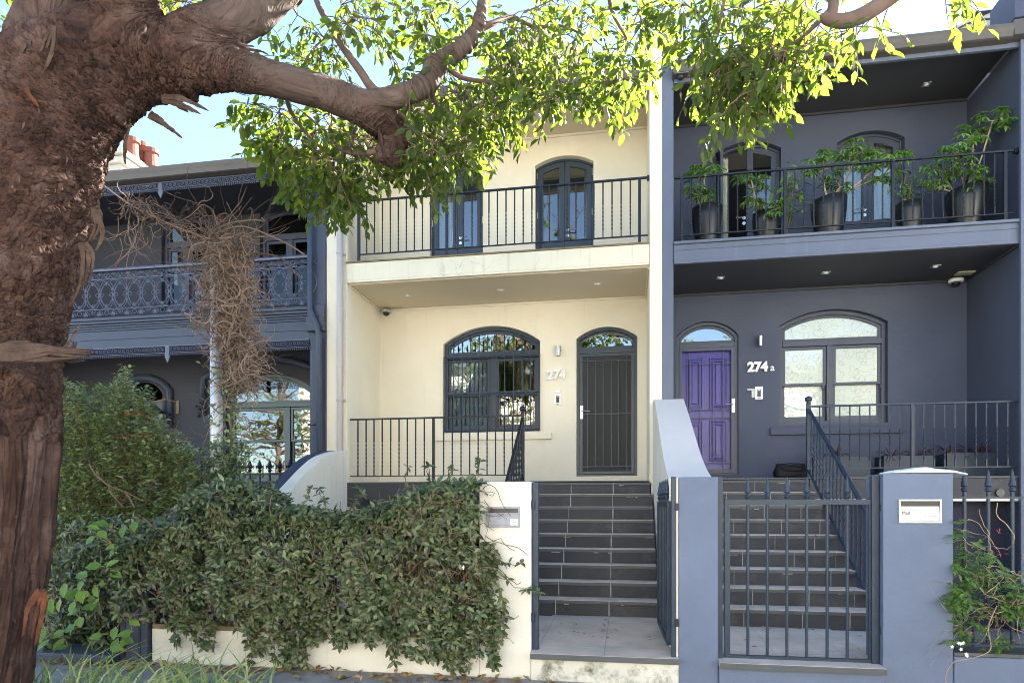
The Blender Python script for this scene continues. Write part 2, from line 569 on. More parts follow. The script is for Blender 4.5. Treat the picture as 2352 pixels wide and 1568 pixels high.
LEAF_T = leaf_mat('tree_leaf', [(0.025, 0.045, 0.008), (0.045, 0.075, 0.012), (0.07, 0.11, 0.018), (0.11, 0.10, 0.014)], (0.23, 0.33, 0.03), 0.5, 0.42, 0.5)
LEAF_H = leaf_mat('hedge_leaf', [(0.028, 0.042, 0.015), (0.055, 0.078, 0.029), (0.098, 0.128, 0.052), (0.17, 0.195, 0.09)], (0.14, 0.22, 0.04), 0.15, 0.36, 0.5)
LEAF_S = leaf_mat('shrub_leaf', [(0.045, 0.07, 0.025), (0.10, 0.145, 0.05), (0.2, 0.25, 0.1), (0.34, 0.4, 0.18)], (0.32, 0.46, 0.08), 0.32, 0.3, 0.6)
LEAF_L = leaf_mat('lime_leaf', [(0.09, 0.20, 0.035), (0.15, 0.27, 0.045), (0.22, 0.33, 0.06)], (0.4, 0.6, 0.08), 0.35, 0.4, 0.4)
LEAF_P = leaf_mat('pot_plant_leaf', [(0.09, 0.19, 0.05), (0.16, 0.29, 0.07), (0.26, 0.42, 0.11)], (0.3, 0.5, 0.08), 0.3, 0.35, 0.5)
LEAF_C = leaf_mat('maroon_leaf', [(0.055, 0.018, 0.026), (0.10, 0.035, 0.04), (0.14, 0.06, 0.06)], (0.3, 0.06, 0.06), 0.25, 0.35, 0.5)
LEAF_J = leaf_mat('jasmine_leaf', [(0.06, 0.12, 0.03), (0.11, 0.2, 0.05), (0.18, 0.29, 0.08)], (0.32, 0.5, 0.08), 0.3, 0.4, 0.4)
LEAF_D = leaf_mat('dry_leaf', [(0.16, 0.075, 0.035), (0.28, 0.15, 0.07), (0.40, 0.26, 0.14), (0.30, 0.25, 0.05)], (0.3, 0.15, 0.05), 0.1, 0.7, 0.2)
GRASSM = leaf_mat('strap_grass', [(0.12, 0.22, 0.05), (0.22, 0.30, 0.10), (0.38, 0.42, 0.24)], (0.4, 0.5, 0.15), 0.3, 0.35, 0.5)
PETAL = leaf_mat('white_petal', [(0.80, 0.78, 0.78), (0.85, 0.83, 0.82)], (0.6, 0.6, 0.6), 0.2, 0.6, 0.2)
PINK = mat('pink_bud', (0.42, 0.10, 0.15), 0.6, 0.3)

# ---------------------------------------------------------------- leaf builder
BIGL = (np.array([(0, 0, 0), (.3, 0, -.05), (.68, 0, -.06), (1, 0, -.16), (.3, .42, .03), (.68, .36, .01), (.3, -.42, .03), (.68, -.36, .01)], float),
        [(0, 4, 1), (1, 4, 5, 2), (2, 5, 3), (0, 1, 6), (1, 2, 7, 6), (2, 3, 7)])
SMALL = (np.array([(0, 0, 0), (.48, 0, -.05), (1, 0, -.1), (.45, .5, .05), (.45, -.5, .05)], float),
         [(0, 3, 1), (1, 3, 2), (0, 1, 4), (1, 2, 4)])

def unit(a):
    a = np.asarray(a, float)
    return a / np.maximum(np.linalg.norm(a, axis=-1, keepdims=True), 1e-9)

class Leaves:
    def __init__(s):
        s.P, s.D, s.N, s.L, s.W = [], [], [], [], []
    def add(s, p, d, n, l, w):
        s.P.append(tuple(p)); s.D.append(tuple(d)); s.N.append(tuple(n)); s.L.append(l); s.W.append(w)
    def build(s, name, m, parent, tpl=BIGL, own=None, extra=None):
        P, D, N = np.array(s.P), unit(np.array(s.D)), np.array(s.N)
        L, Wd = np.array(s.L), np.array(s.W)
        S = unit(np.cross(D, N))
        N = np.cross(S, D)
        T, F = tpl
        V = P[:, None] + D[:, None] * (T[None, :, 0] * L[:, None])[..., None] + S[:, None] * (T[None, :, 1] * Wd[:, None])[..., None] + N[:, None] * (T[None, :, 2] * L[:, None])[..., None]
        off = OFF.get(parent.name, Vector()) if parent else (Vector(own) if own else Vector())
        V = V.reshape(-1, 3) - np.array(off)[None]
        k = len(T)
        faces = []
        for i in range(len(P)):
            b = i * k
            for f in F:
                faces.append(tuple(j + b for j in f))
        me = bpy.data.meshes.new(name)
        me.from_pydata(V.tolist(), [], faces)
        me.materials.append(m)
        me.polygons.foreach_set('use_smooth', [True] * len(me.polygons))
        o = bpy.data.objects.new(name, me)
        COL.objects.link(o)
        if parent:
            o.parent = parent
            OFF[o.name] = off
        elif own:
            o.location = own
        return o

def rv(s=1.0):
    return Vector((R.uniform(-s, s), R.uniform(-s, s), R.uniform(-s, s)))

def rdir():
    return Vector((R.gauss(0, 1), R.gauss(0, 1), R.gauss(0, 1))).normalized()

def text_obj(body, size, mat_, loc, parent=None, name='lettering', extrude=0.004, bold=0.0, align='LEFT'):
    cu = bpy.data.curves.new(name, 'FONT')
    cu.body = body
    cu.size = size
    cu.extrude = extrude
    cu.offset = bold
    cu.align_x = align
    tmp = bpy.data.objects.new('tmp', cu)
    COL.objects.link(tmp)
    dg = bpy.context.evaluated_depsgraph_get()
    me = bpy.data.meshes.new_from_object(tmp.evaluated_get(dg))
    bpy.data.objects.remove(tmp)
    bpy.data.curves.remove(cu)
    me.transform(__import__('mathutils').Matrix.Rotation(rad(90), 4, 'X'))
    me.materials.clear()
    me.materials.append(mat_)
    o = bpy.data.objects.new(name, me)
    COL.objects.link(o)
    off = OFF.get(parent.name, Vector()) if parent else Vector()
    if parent:
        o.parent = parent
        OFF[o.name] = off
    o.location = Vector(loc) - off
    return o

# ================================================================ THE SETTING
g = MB()
g.add([(-150, -150, -0.16), (150, -150, -0.16), (150, 150, -0.16), (-150, 150, -0.16)], [(0, 1, 2, 3)])
struct(g.build('road', ROADM))
struct(MB().box(-60, 60, 2.0, 5.9, -0.3, -0.02).build('footpath', PAVE))
struct(MB().box(-60, 60, 1.75, 1.998, -0.3, -0.01).build('kerb', CONC, bevel=0.02))
struct(MB().box(-60, 60, -10.9, -7.0, -0.3, -0.02).build('opposite_footpath', PAVE))
struct(MB().box(-9.5, -4.8, 5.75, 9.3, -0.3, 0.25).build('garden_soil', SOIL))
struct(MB().box(-4.1, -1.46, 5.86, 9.35, -0.6, 0.0).build('courtyard_ground', PAVE))

# ================================================================ SHARED HOUSE BUILDERS
def lever_handle(parent, x, y, z, side, plate=True):
    m = MB()
    if plate:
        m.box(x - 0.022, x + 0.022, y - 0.012, y, z - 0.12, z + 0.09)
    else:
        for dz in (0.0, -0.085):
            m.tube([(x, y - 0.014, z + dz), (x, y, z + dz)], 0.026, 14)
    m.tube([(x, y - 0.012, z), (x, y - 0.055, z), (x + side * 0.02, y - 0.058, z), (x + side * 0.13, y - 0.052, z - 0.006)], 0.009, 8)
    return m.build('handle', CHROME, parent, smooth=False)

def downlight(house, px, py, z):
    p = atz(px, py, z)
    m = MB().box(p.x - 0.055, p.x + 0.055, p.y - 0.055, p.y + 0.055, z - 0.008, z)
    d = m.build('downlight', CHROME, house, bevel=0.002)
    MB().lathe((p.x, p.y, z - 0.022), [(0.005, 0), (0.028, 0.002), (0.034, 0.016)], 16).build('lens', LENS, d, smooth=True)

def french_door(house, x0, x1, z0, zs, zt, fm, gm, curtain=None, opened=False, handle_side=1):
    """arched opening filled by a pair of glazed leaves"""
    P = arch(x0, x1, zs, zt)
    y = YW + 0.10
    fr = MB().ring(under(x0 + .002, x1 - .002, z0, P, .002), under(x0 + .035, x1 - .035, z0 + .02, P, .035), y, y + .12)
    d = fr.build('french_door', fm, house, bevel=.003)
    xm = (x0 + x1) / 2
    for a, b, s in ((x0 + .037, xm - .003, 0), (xm + .003, x1 - .037, 1)):
        if opened and s == 0:
            # left leaf stands open towards the street, hinged on the jamb
            w = b - a
            zl = topz(a + .05, P, .04)
            lf = MB()
            st = .075
            ya, yb = y - w, y
            for q0, q1, c0, c1 in ((ya, ya + st, z0 + .03, zl), (yb - st, yb, z0 + .03, zl), (ya + st, yb - st, z0 + .03, z0 + .62), (ya + st, yb - st, zl - st - .04, zl)):
                lf.box(a - .02, a + .022, q0, q1, c0, c1)
            l = lf.build('open_leaf', fm, d, bevel=.003, label='open left leaf swung out over the balcony')
            MB().box(a - .003, a + .003, ya + st, yb - st, z0 + .62, zl - st - .04).build('pane', gm, d)
            continue
        st = .085
        lf = MB().ring(under(a, b, z0 + .03, P, .04), under(a + st, b - st, z0 + .62, P, .04 + st), y + .01, y + .055)
        mid = (a + b) / 2
        lf.ring(rect(a + st + .01, b - st - .01, z0 + .12, z0 + .5), rect(a + st + .035, b - st - .035, z0 + .145, z0 + .475), y - .004, y + .0102)
        lf.build('leaf', fm, d, bevel=.003)
        MB().prism(under(a + st - .004, b - st + .004, z0 + .616, P, .036 + st), y + .028, y + .034).build('pane', gm, d)
        if not opened:
            h = MB()
            for hz in (.25, 1.0, 1.65):
                hx = a - .012 if s == 0 else b + .012
                h.tube([(hx, y - .006, z0 + hz), (hx, y - .006, z0 + hz + .11)], .007, 6)
            h.build('hinge', CHROME, d)
    lever_handle(d, xm + (.05 if handle_side > 0 else -.05), y + .008, z0 + .78, handle_side, plate=False)
    if curtain:
        m = MB()
        for (ca, cb) in curtain:
            pts = []
            n = 24
            for i in range(n + 1):
                x = ca + (cb - ca) * i / n
                pts.append((x, y + .17 + .025 * math.sin(i * 1.7)))
            m.add([(p[0], p[1], z0 + .05) for p in pts] + [(p[0], p[1], zt - .1) for p in pts] + [(p[0], p[1] + .006, z0 + .05) for p in pts] + [(p[0], p[1] + .006, zt - .1) for p in pts],
                  [(i, i + 1, n + 2 + i, n + 1 + i) for i in range(n)] + [(2 * n + 2 + i, 3 * n + 3 + i, 3 * n + 4 + i, 2 * n + 3 + i) for i in range(n)])
        m.build('curtain', CURTAIN, d, smooth=True)
    return d

def sash_window(house, x0, x1, z0, zs, zt, ztr, zmid, xm, fm, gm, gtop=None):
    P = arch(x0, x1, zs, zt)
    y = YW + 0.08
    f = MB().ring(under(x0 + .002, x1 - .002, z0, P, .002), under(x0 + .06, x1 - .06, z0 + .05, P, .06), y, y + .13)
    f.ring(under(x0 + .062, x1 - .062, ztr + .042, P, .062), under(x0 + .1, x1 - .1, ztr + .08, P, .1), y + .02, y + .1)
    f.box(x0 + .061, x1 - .061, y - .012, y + .12, ztr - .04, ztr + .04)
    f.box(xm - .045, xm + .045, y + .005, y + .12, z0 + .051, ztr - .041)
    w = f.build('window', fm, house, bevel=.004)
    MB().prism(under(x0 + .095, x1 - .095, ztr + .075, P, .095), y + .055, y + .061).build('fanlight_pane', gtop or gm, w)
    for a, b in ((x0 + .062, xm - .047), (xm + .047, x1 - .062)):
        s = MB().ring(rect(a, b, zmid - .02, ztr - .042), rect(a + .045, b - .045, zmid + .02, ztr - .09), y + .025, y + .065)
        s.ring(rect(a, b, z0 + .052, zmid + .018), rect(a + .045, b - .045, z0 + .13, zmid - .02), y + .068, y + .108)
        s.build('sash', fm, w, bevel=.003)
        MB().box(a + .042, b - .042, y + .042, y + .048, zmid + .017, ztr - .087).build('pane', gm, w)
        MB().box(a + .042, b - .042, y + .085, y + .091, z0 + .127, zmid - .017).build('pane', gm, w)
    return w

def entrance(house, x0, x1, z0, zs, zt, ztr, fm, gm):
    P = arch(x0, x1, zs, zt)
    y = YW + .05
    f = MB().ring(under(x0 + .002, x1 - .002, z0, P, .002), under(x0 + .05, x1 - .05, z0 + .03, P, .05), y, y + .13)
    f.box(x0 + .051, x1 - .051, y - .006, y + .125, ztr - .03, ztr + .05)
    f.ring(under(x0 + .052, x1 - .052, ztr + .052, P, .052), under(x0 + .085, x1 - .085, ztr + .085, P, .085), y + .03, y + .1)
    d = f.build('front_door', fm, house, bevel=.003)
    MB().prism(under(x0 + .08, x1 - .08, ztr + .08, P, .08), y + .06, y + .066).build('fanlight_pane', gm, d)
    return d, y

def gutter_profile(yf, z):
    # ogee gutter section (y, z)
    return [(yf, z - .15), (yf + .03, z - .16), (yf + .16, z - .16), (yf + .16, z - .03), (yf + .03, z + .0), (yf - .02, z + .0), (yf - .035, z - .015), (yf - .03, z - .05), (yf - .012, z - .09)]

def house_shell(h, x0, x1, zg, fm, rm):
    """rear box so that rooms are dark, floors and roof"""
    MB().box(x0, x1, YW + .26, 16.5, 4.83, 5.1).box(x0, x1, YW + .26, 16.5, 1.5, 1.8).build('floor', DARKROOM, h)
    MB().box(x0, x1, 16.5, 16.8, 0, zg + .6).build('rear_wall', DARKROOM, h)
    MB().prism([(YF - .02, zg - .03), (13.0, zg + 1.75), (16.8, zg + .3), (16.8, zg + .22), (13.0, zg + 1.65), (YF + .02, zg - .12)], x0, x1, 'x').build('roof', rm, h)

def railing_parts(t, xs, y, z0, z1, zbase, post_xs, mat_, post=.036, bar=.0085, knob=False, x_ends=None):
    xa, xb = x_ends
    MB().box(xa, xb, y - .02, y + .02, z1 - .024, z1).build('handrail', mat_, t, bevel=.004)
    MB().box(xa, xb, y - .012, y + .012, z0, z0 + .014).build('bottom_rail', mat_, t)
    h = z1 - .022 - z0 - .012
    m = MB()
    n = 34
    pts = [(0, 0, h * i / n) for i in range(n + 1)]
    base = Vector(OFF[t.name])
    # square bar, twisted through its middle
    vs, fs = [], []
    a = 0
    for i in range(n + 1):
        f = i / n
        if .12 < f < .62:
            a += .62
        for k in range(4):
            an = a + k * math.pi / 2 + .785
            vs.append((bar * 1.3 * math.cos(an), bar * 1.3 * math.sin(an), h * f))
    for i in range(n):
        for k in range(4):
            fs.append((4 * i + k, 4 * i + (k + 1) % 4, 4 * i + 4 + (k + 1) % 4, 4 * i + 4 + k))
    me = bpy.data.meshes.new('baluster')
    me.from_pydata(vs, [], fs)
    me.materials.append(mat_)
    first = None
    for x in xs:
        loc = Vector((x, y, z0 + .012)) - base
        if first is None:
            first = bpy.data.objects.new('baluster', me)
            COL.objects.link(first)
            first.parent = t
            first.location = loc
        else:
            copy_part(first, loc, t)
    for x in post_xs:
        m = MB().box(x - post / 2, x + post / 2, y - post / 2, y + post / 2, zbase, z1 - .022)
        for i in range(int((z1 - zbase) / .03)):
            zz = zbase + .01 + i * .03
            m.box(x - post / 2 - .002, x + post / 2 + .002, y - post / 2 - .002, y + post / 2 + .002, zz, zz + .012)
        m.build('post', mat_, t)

def zx3(x):
    return (2600 + x / 1.7396) / 1.6803
def zx5(x):
    return (1300 + x / 1.742) / 1.6803
def zy5(y):
    return (850 + y / 1.742) / 1.6803
def zy6(y):
    return (850 + y / 1.7396) / 1.6803

# ================================================================ CREAM HOUSE (274)
XL, XR = -4.14, 0.33
ch = thing('terrace_house', 'cream rendered two storey terrace with blue grey arched doors and black balcony rail', 'house', (-1.9, YF, 0))
cdoor = (-.785, .187, 1.945, 4.173, 4.349)
cwin = (-3.018, -1.38, 2.69, 4.172, 4.45)
cup1 = (-3.253, -2.337, 5.2, 7.03, 7.15)
cup2 = (-1.462, -.511, 5.2, 7.03, 7.16)
holes = [under(a, b, c, arch(a, b, d, e)) for a, b, c, d, e in (cdoor, cwin, cup1, cup2)]
wall_with_holes(rect(XL, XR, 1.3, 8.0), holes, YW, .25).build('wall', CREAM, ch)
MB().box(-4.47, XL, YF, 16.5, -.3, 7.85).build('side_wall', CREAM, ch, bevel=.006)
MB().box(XR, .502, YF, 16.5, -.3, 8.0).build('side_wall', CREAM, ch, bevel=.006)
house_shell(ch, XL, XR, 7.50, CREAM, ROOFM)
# balcony slab: fascia, tiled lip, soffit, cornice
MB().box(XL - .012, XR - .004, YF - .01, YW - .002, 4.85, 5.11).build('balcony_slab', CREAMF, ch, bevel=.004)
MB().box(XL - .014, XR - .002, YF - .025, YW - .003, 5.112, 5.135).build('balcony_floor', BRICKC, ch, bevel=.003)
s = MB().box(XL + .003, XR - .003, YF + .05, YW - .004, 4.806, 4.848)
s.build('soffit', CSOFFIT, ch)
MB().box(XL + .004, XR - .004, YF - .012, YF + .048, 4.82, 4.8485).build('fascia_lip', CREAMF, ch, bevel=.003)
MB().box(XL + .003, XR - .003, YW - .03, YW - .001, 4.775, 4.805).box(XL + .001, XL + .025, YF + .06, YW - .032, 4.78, 4.8048).box(XR - .025, XR - .001, YF + .06, YW - .032, 4.78, 4.8048).build('cornice', CREAM, ch, bevel=.005)
MB().box(XL + .003, XR - .003, YF + .05, YW - .004, 7.50, 7.54).build('soffit', CSOFFIT, ch)
MB().box(XL + .003, XR - .003, YW - .03, YW - .001, 7.465, 7.499).build('cornice', CREAM, ch)
MB().box(XL + .003, XR - .003, YF, YF + .048, 7.32, 7.46).build('fascia', CREAMF, ch, bevel=.003)
MB().prism(gutter_profile(YF - .15, 7.52), XL, XR, 'x').build('gutter', GUTTER, ch)
# verandah floor edge faced with slate
MB().box(XL, XR - .003, YF + .03, YW - .001, 1.46, 1.79).build('floor_slab', CREAM, ch)
MB().box(XL + .002, -1.42, YF, YF + .028, 1.455, 1.80).build('edge_tile', TILE, ch, bevel=.002)
MB().box(XL + .002, XR - .004, YF - .012, YW - .002, 1.802, 1.82).build('floor_tile', NOSING, ch, bevel=.003)
p = at(840, 1152, YF)
MB().tube([(p.x, YF + .01, p.z), (p.x, YF - .03, p.z)], .055, 18).tube([(p.x, YF - .03, p.z), (p.x, YF - .034, p.z)], .038, 18).build('drain_pipe', BLACKP, ch)
for px, py in ((zx5(480), zy5(505)), (zx5(1100), zy5(466)), (zx5(1755), zy5(425))):
    downlight(ch, px, py, 4.806)
p = atz(zx5(395), zy5(580), 4.806)
MB().box(p.x - .1, p.x + .1, p.y - .06, p.y + .06, 4.79, 4.805).build('vent', VENTM, ch, bevel=.003)
french_door(ch, *cup1, JOIN, GLASS, curtain=[(-3.17, -2.93)], handle_side=1)
french_door(ch, *cup2, JOIN, GLASS, curtain=[(-.68, -.58)], handle_side=1)
xm = gx(1131, YW)
win = sash_window(ch, *cwin, 3.97, 3.325, xm, JOIN, GLASS, GLASSB)
m = MB()
for i in range(9):
    xa = cwin[0] + .1 + i * (xm - .06 - cwin[0] - .1) / 9
    m.box(xa, xa + .058, YW + .26, YW + .27, 2.75, 3.93)
m.build('blind', BLUEREFL, win)  # pale blue slats stand in for the reflection in the left panes
m = MB()
for i in range(20):
    xa = xm + .3 + i * .022
    m.box(xa, xa + .021, YW + .3 + .02 * (i % 2), YW + .33 + .02 * (i % 2), 2.75, 3.95)
m.build('curtain', TAN, win)
MB().box(xm + .12, cwin[1] - .1, YW + .25, YW + .26, 2.75, 2.98).build('low_screen', YELLOWP, win)
sx0, sx1 = gx(1001, YW), gx(1267, YW)
MB().box(sx0, sx1, YW - .05, YW + .07, 2.555, 2.66).build('window_sill', CREAM, ch, bevel=.006)
# wrought grille over the window
gr = MB()
yb = YW - .03
def gxz(zx):
    return gx(zx5(zx), yb)
gxs = [gxz(v) for v in (785, 845, 900, 957, 1015, 1072, 1128, 1187, 1245, 1303)]
xa, xb = gxz(728), gxz(1362)
for z in (3.945, 3.34, 2.73):
    gr.box(xa, xb, yb - .012, yb + .012, z - .012, z + .012)
gr.box(xa - .012, xa + .012, yb - .012, yb + .012, 2.70, 3.957).box(xb - .012, xb + .012, yb - .012, yb + .012, 2.70, 3.957)
for i, x in enumerate(gxs):
    zt_ = 4.12 if i in (0, 1, 9) else 4.19
    gr.tube([(x, yb, 2.72), (x, yb, zt_)], .009, 6)
    gr.lathe((x, yb, zt_), [(.009, 0), (.02, .012), (.02, .02), (.009, .03), (.017, .042), (.001, .11)], 8)
for x in (xa + .03, xb - .03):
    for z in (2.75, 3.34, 3.93):
        gr.box(x - .012, x + .012, yb, YW + .085, z - .01, z + .01)
gr.build('security_grille', GATEM, win)
# entrance with fly screen security door
cd, y = entrance(ch, *cdoor, 3.965, JOIN, GLASSB)
sd0, sd1, sz0, sz1 = -.732, .134, 1.98, 3.93
m = MB().ring(rect(sd0, sd1, sz0, sz1), rect(sd0 + .045, sd1 - .045, sz0 + .045, sz1 - .045), y - .012, y + .02)
yb2 = y - .02
for z in (3.81, 2.95, 2.10):
    m.box(sd0 + .046, sd1 - .046, yb2, yb2 + .014, z - .008, z + .008)
vx = [gx(zx5(v), yb2) for v in (1685, 1738, 1790, 1845, 1895, 1950)]
for i, x in enumerate(vx):
    m.box(x - .007, x + .007, yb2 - .006, yb2 + .016, sz0 + .046 if i in (0, 5) else 2.10, sz1 - .046 if i in (0, 5) else 3.81)
m.build('security_screen', JOIN, cd, bevel=.002)
MB().box(sd0 + .04, sd1 - .04, y + .004, y + .012, sz0 + .04, sz1 - .04).build('fly_screen', SCREEN, cd)
lever_handle(cd, sd0 + .03, y - .012, 3.0, 1)
# downpipe between the houses
xd = (gx(771, YF - .08) + gx(789, YF - .08)) / 2
m = MB().tube([(xd, YF - .07, 7.6), (xd, YF - .07, .3)], .048, 14)
for z in (5.25, 3.05, 6.4):
    m.box(xd - .07, xd + .07, YF - .02, YF + .001, z - .02, z + .02)
    m.tube([(xd, YF - .07, z - .02), (xd, YF - .07, z + .02)], .053, 14)
m.build('downpipe', DOWNP, ch, smooth=True)
# dormer
def dormer(h, x0, x1, yd, zb, ze, zr, wm, fm, gm):
    xc = (x0 + x1) / 2
    b = MB().prism([(x0, zb), (x1, zb), (x1, ze), (xc, zr), (x0, ze)], yd, yd + 2.2)
    d = b.build('dormer', wm, h)
    r = MB()
    for s_, xe in ((-1, x0 - .22), (1, x1 + .22)):
        sl = (zr - ze) / ((x1 - x0) / 2)
        zo = ze - sl * .22
        r.prism([(xe, zo), (xc, zr + .0), (xc, zr + .09), (xe, zo + .09)] if s_ > 0 else [(xe, zo), (xe, zo + .09), (xc, zr + .09), (xc, zr)][::1], yd - .3, yd + 2.4)
    r.build('dormer_roof', wm, d)
    w = MB().ring(rect(x0 + .2, x1 - .2, zb + .1, ze - .02), rect(x0 + .27, x1 - .27, zb + .17, ze - .12), yd - .04, yd - .002)
    w.box(xc - .03, xc + .03, yd - .035, yd - .003, zb + .172, ze - .122)
    w.build('dormer_window', fm, d)
    MB().box(x0 + .265, x1 - .265, yd - .02, yd - .012, zb + .165, ze - .115).build('pane', gm, d)
dormer(ch, -2.05, -.82, 11.2, 8.1, 8.98, 9.42, CREAM, JOIN, GLASSB)

# ================================================================ SLATE BLUE HOUSE (274a)
RX0, RX1 = .655, 4.96
rh = thing('terrace_house', 'slate blue rendered two storey terrace with purple front door and potted balcony', 'house', (2.8, YF, 0))
rdoor = (.789, 1.733, 1.955, 4.13, 4.36)
rwin = (2.34, 3.885, 2.72, 4.24, 4.46)
rup1 = (1.40, 2.363, 5.2, 6.98, 7.12)
rup2 = (3.17, 4.117, 5.2, 6.98, 7.12)
holes = [under(a, b, c, arch(a, b, d, e)) for a, b, c, d, e in (rdoor, rwin, rup1, rup2)]
wall_with_holes(rect(RX0, RX1, 1.3, 8.0), holes, YW, .25).build('wall', BLUEW, rh)
MB().box(.504, RX0, YF, 16.5, -.3, 8.02).build('side_wall', BLUEF, rh, bevel=.006)
MB().box(RX1, 5.35, YF - .03, 16.5, -.6, 7.42).build('side_wall', BLUEW, rh, bevel=.006)
MB().box(RX1 - .03, RX1 + .06, YF - .075, YF - .032, -.3, 7.36).build('corner_pilaster', BLUEF, rh, bevel=.006)
house_shell(rh, RX0, RX1 + .3, 7.50, BLUEW, ROOFM)
MB().box(RX0 + .003, RX1 - .003, YF - .02, YW - .002, 4.84, 5.065).build('balcony_slab', BLUEF, rh, bevel=.004)
MB().box(RX0 + .003, RX1 - .003, YF - .05, YF + .04, 5.067, 5.105).box(RX0 + .003, RX1 - .003, YF - .03, YF - .0205, 4.985, 4.995).build('fascia_cap', BLUEF, rh, bevel=.004)
MB().box(RX0 + .004, RX1 - .004, YF + .042, YW - .003, 5.067, 5.09).build('balcony_floor', NOSING, rh)
MB().box(RX0 + .003, RX1 - .003, YF - .03, YF + .02, 4.80, 4.838).build('fascia_lip', BLUEF, rh, bevel=.004)
MB().box(RX0 + .003, RX1 - .003, YF + .022, YW - .004, 4.80, 4.838).build('soffit', SOFFIT, rh)
MB().box(RX0 + .004, RX1 - .004, YW - .03, YW - .001, 4.765, 4.799).box(RX1 - .025, RX1 - .001, YF + .03, YW - .032, 4.77, 4.7985).build('cornice', SOFFIT, rh)
MB().box(RX0 + .003, RX1 - .003, YF + .03, YW - .004, 7.46, 7.50).build('soffit', SOFFIT, rh)
MB().box(RX0 + .004, RX1 - .004, YW - .03, YW - .001, 7.425, 7.459).build('cornice', SOFFIT, rh)
MB().box(RX0 + .003, RX1 - .003, YF - .02, YF + .028, 7.30, 7.455).build('fascia', BLUEF, rh, bevel=.003)
MB().prism(gutter_profile(YF - .16, 7.51), RX0 - .02, RX1 - .16, 'x').prism(gutter_profile(YF - .16, 7.59), RX1 + .02, 5.8, 'x').box(RX1 - .158, RX1 + .018, YF - .18, YF, 7.36, 7.55).build('gutter', GUTTER, rh)
MB().box(RX0, RX1 - .003, YF + .03, YW - .001, 1.55, 1.80).build('floor_slab', BLUEW, rh)
MB().box(2.43, RX1 - .003, YF, YF + .028, 1.56, 1.82).build('edge_tile', TILE, rh, bevel=.002)
m = MB()
for x in (2.95, 3.78, 4.6):
    m.box(x - .004, x + .004, YF - .003, YF + .001, 1.562, 1.818)
m.build('edge_grout', GROUTD, rh)
MB().box(RX0 + .002, RX1 - .004, YF - .015, YW - .002, 1.822, 1.845).build('floor_tile', NOSING, rh, bevel=.003)
MB().box(2.43, RX1 - .004, YF + .002, YF + .06, 1.525, 1.557).build('slab_strip', CREAMW, rh)
MB().box(2.43, RX1, YF + .35, YF + .5, -1.0, 1.52).build('basement_wall', NAVY, rh)
p = at(2200 + 88 * .0 + 95, 1131, YF)
MB().tube([(p.x, YF + .0, p.z), (p.x, YF - .035, p.z)], .05, 18).build('drain_pipe', BLACKP, rh)
for px, py in ((zx3(980), 630 / 1.7396 / 1.6803), (zx3(1695), 567 / 1.7396 / 1.6803)):
    downlight(rh, px, py, 7.46)
for px, py in ((zx3(315), zy6(385)), (zx3(1022), zy6(350)), (zx3(1757), zy6(308))):
    downlight(rh, px, py, 4.80)
p = atz(zx3(1955), zy6(350), 4.80)
MB().box(p.x - .11, p.x + .11, p.y - .07, p.y + .07, 4.78, 4.799).build('vent', VENTM, rh, bevel=.003)
french_door(rh, *rup1, RJOIN, GLASS, curtain=[(1.5, 1.62)], opened=True, handle_side=-1)
french_door(rh, *rup2, RJOIN, GLASS, curtain=[(3.24, 3.62), (3.66, 4.05)], handle_side=-1)
rw = sash_window(rh, *rwin, 3.965, 3.34, gx(1910, YW), RJOIN, FILM, FILM)
for a in (gx(1896, YW), gx(2030, YW)):
    MB().box(a - .02, a + .015, YW + .085, YW + .14, 3.26, 3.32).build('sash_horn', RJOIN, rw, bevel=.008)
MB().box(gx(1768, YW), gx(2072, YW), YW - .05, YW + .06, 2.555, 2.665).build('window_sill', BLUEW, rh, bevel=.006)
rd, y = entrance(rh, *rdoor, 3.985, RJOIN, GLASSB)
d0, d1, dz0, dz1 = .842, 1.68, 1.99, 3.95
slab = MB().box(d0, d1, y + .07, y + .115, dz0, dz1).build('door_slab', PURPLE, rd, label='glossy purple four panel door')
xm = (d0 + d1) / 2
for a, b in ((d0 + .11, xm - .05), (xm + .05, d1 - .11)):
    for c, e in ((dz0 + .18, dz0 + .82), (dz0 + 1.0, dz1 - .14)):
        m = MB()
        yy = y + .07
        for k, (ins, dep) in enumerate(((0, .022), (.035, .012), (.05, .024))):
            m.ring(rect(a + ins, b - ins, c + ins, e - ins), rect(a + ins + .022, b - ins - .022, c + ins + .022, e - ins - .022), yy - dep, yy - .0005)
        m.box(a + .09, b - .09, yy - .02, yy - .0005, c + .09, e - .09)
        m.build('door_panel', PURPLE, slab, bevel=.006)
m = MB().ring(rect(d0 - .003, d1 + .003, dz0 - .01, dz1 + .002), rect(d0 + .04, d1 - .05, dz0 + .05, dz1 - .045), y - .015, y + .02)
for z in (3.70, 2.98, 2.85, 2.14):
    m.box(d0 + .04, d1 - .05, y - .012, y - .002, z - .006, z + .006)
for i, x in enumerate((d0 + .15, d0 + .32, d1 - .32, d1 - .17)):
    m.box(x - .005, x + .005, y - .016, y - .004, dz0 + .05 if i in (0, 3) else 2.14, dz1 - .045 if i in (0, 3) else 3.70)
m.build('security_screen', RJOIN, rd, bevel=.002)
lever_handle(rd, d1 - .02, y - .016, 3.05, -1)
dormer(rh, 1.85, 3.0, 11.2, 8.0, 8.66, 9.06, CREAM, JOIN, GLASSB)

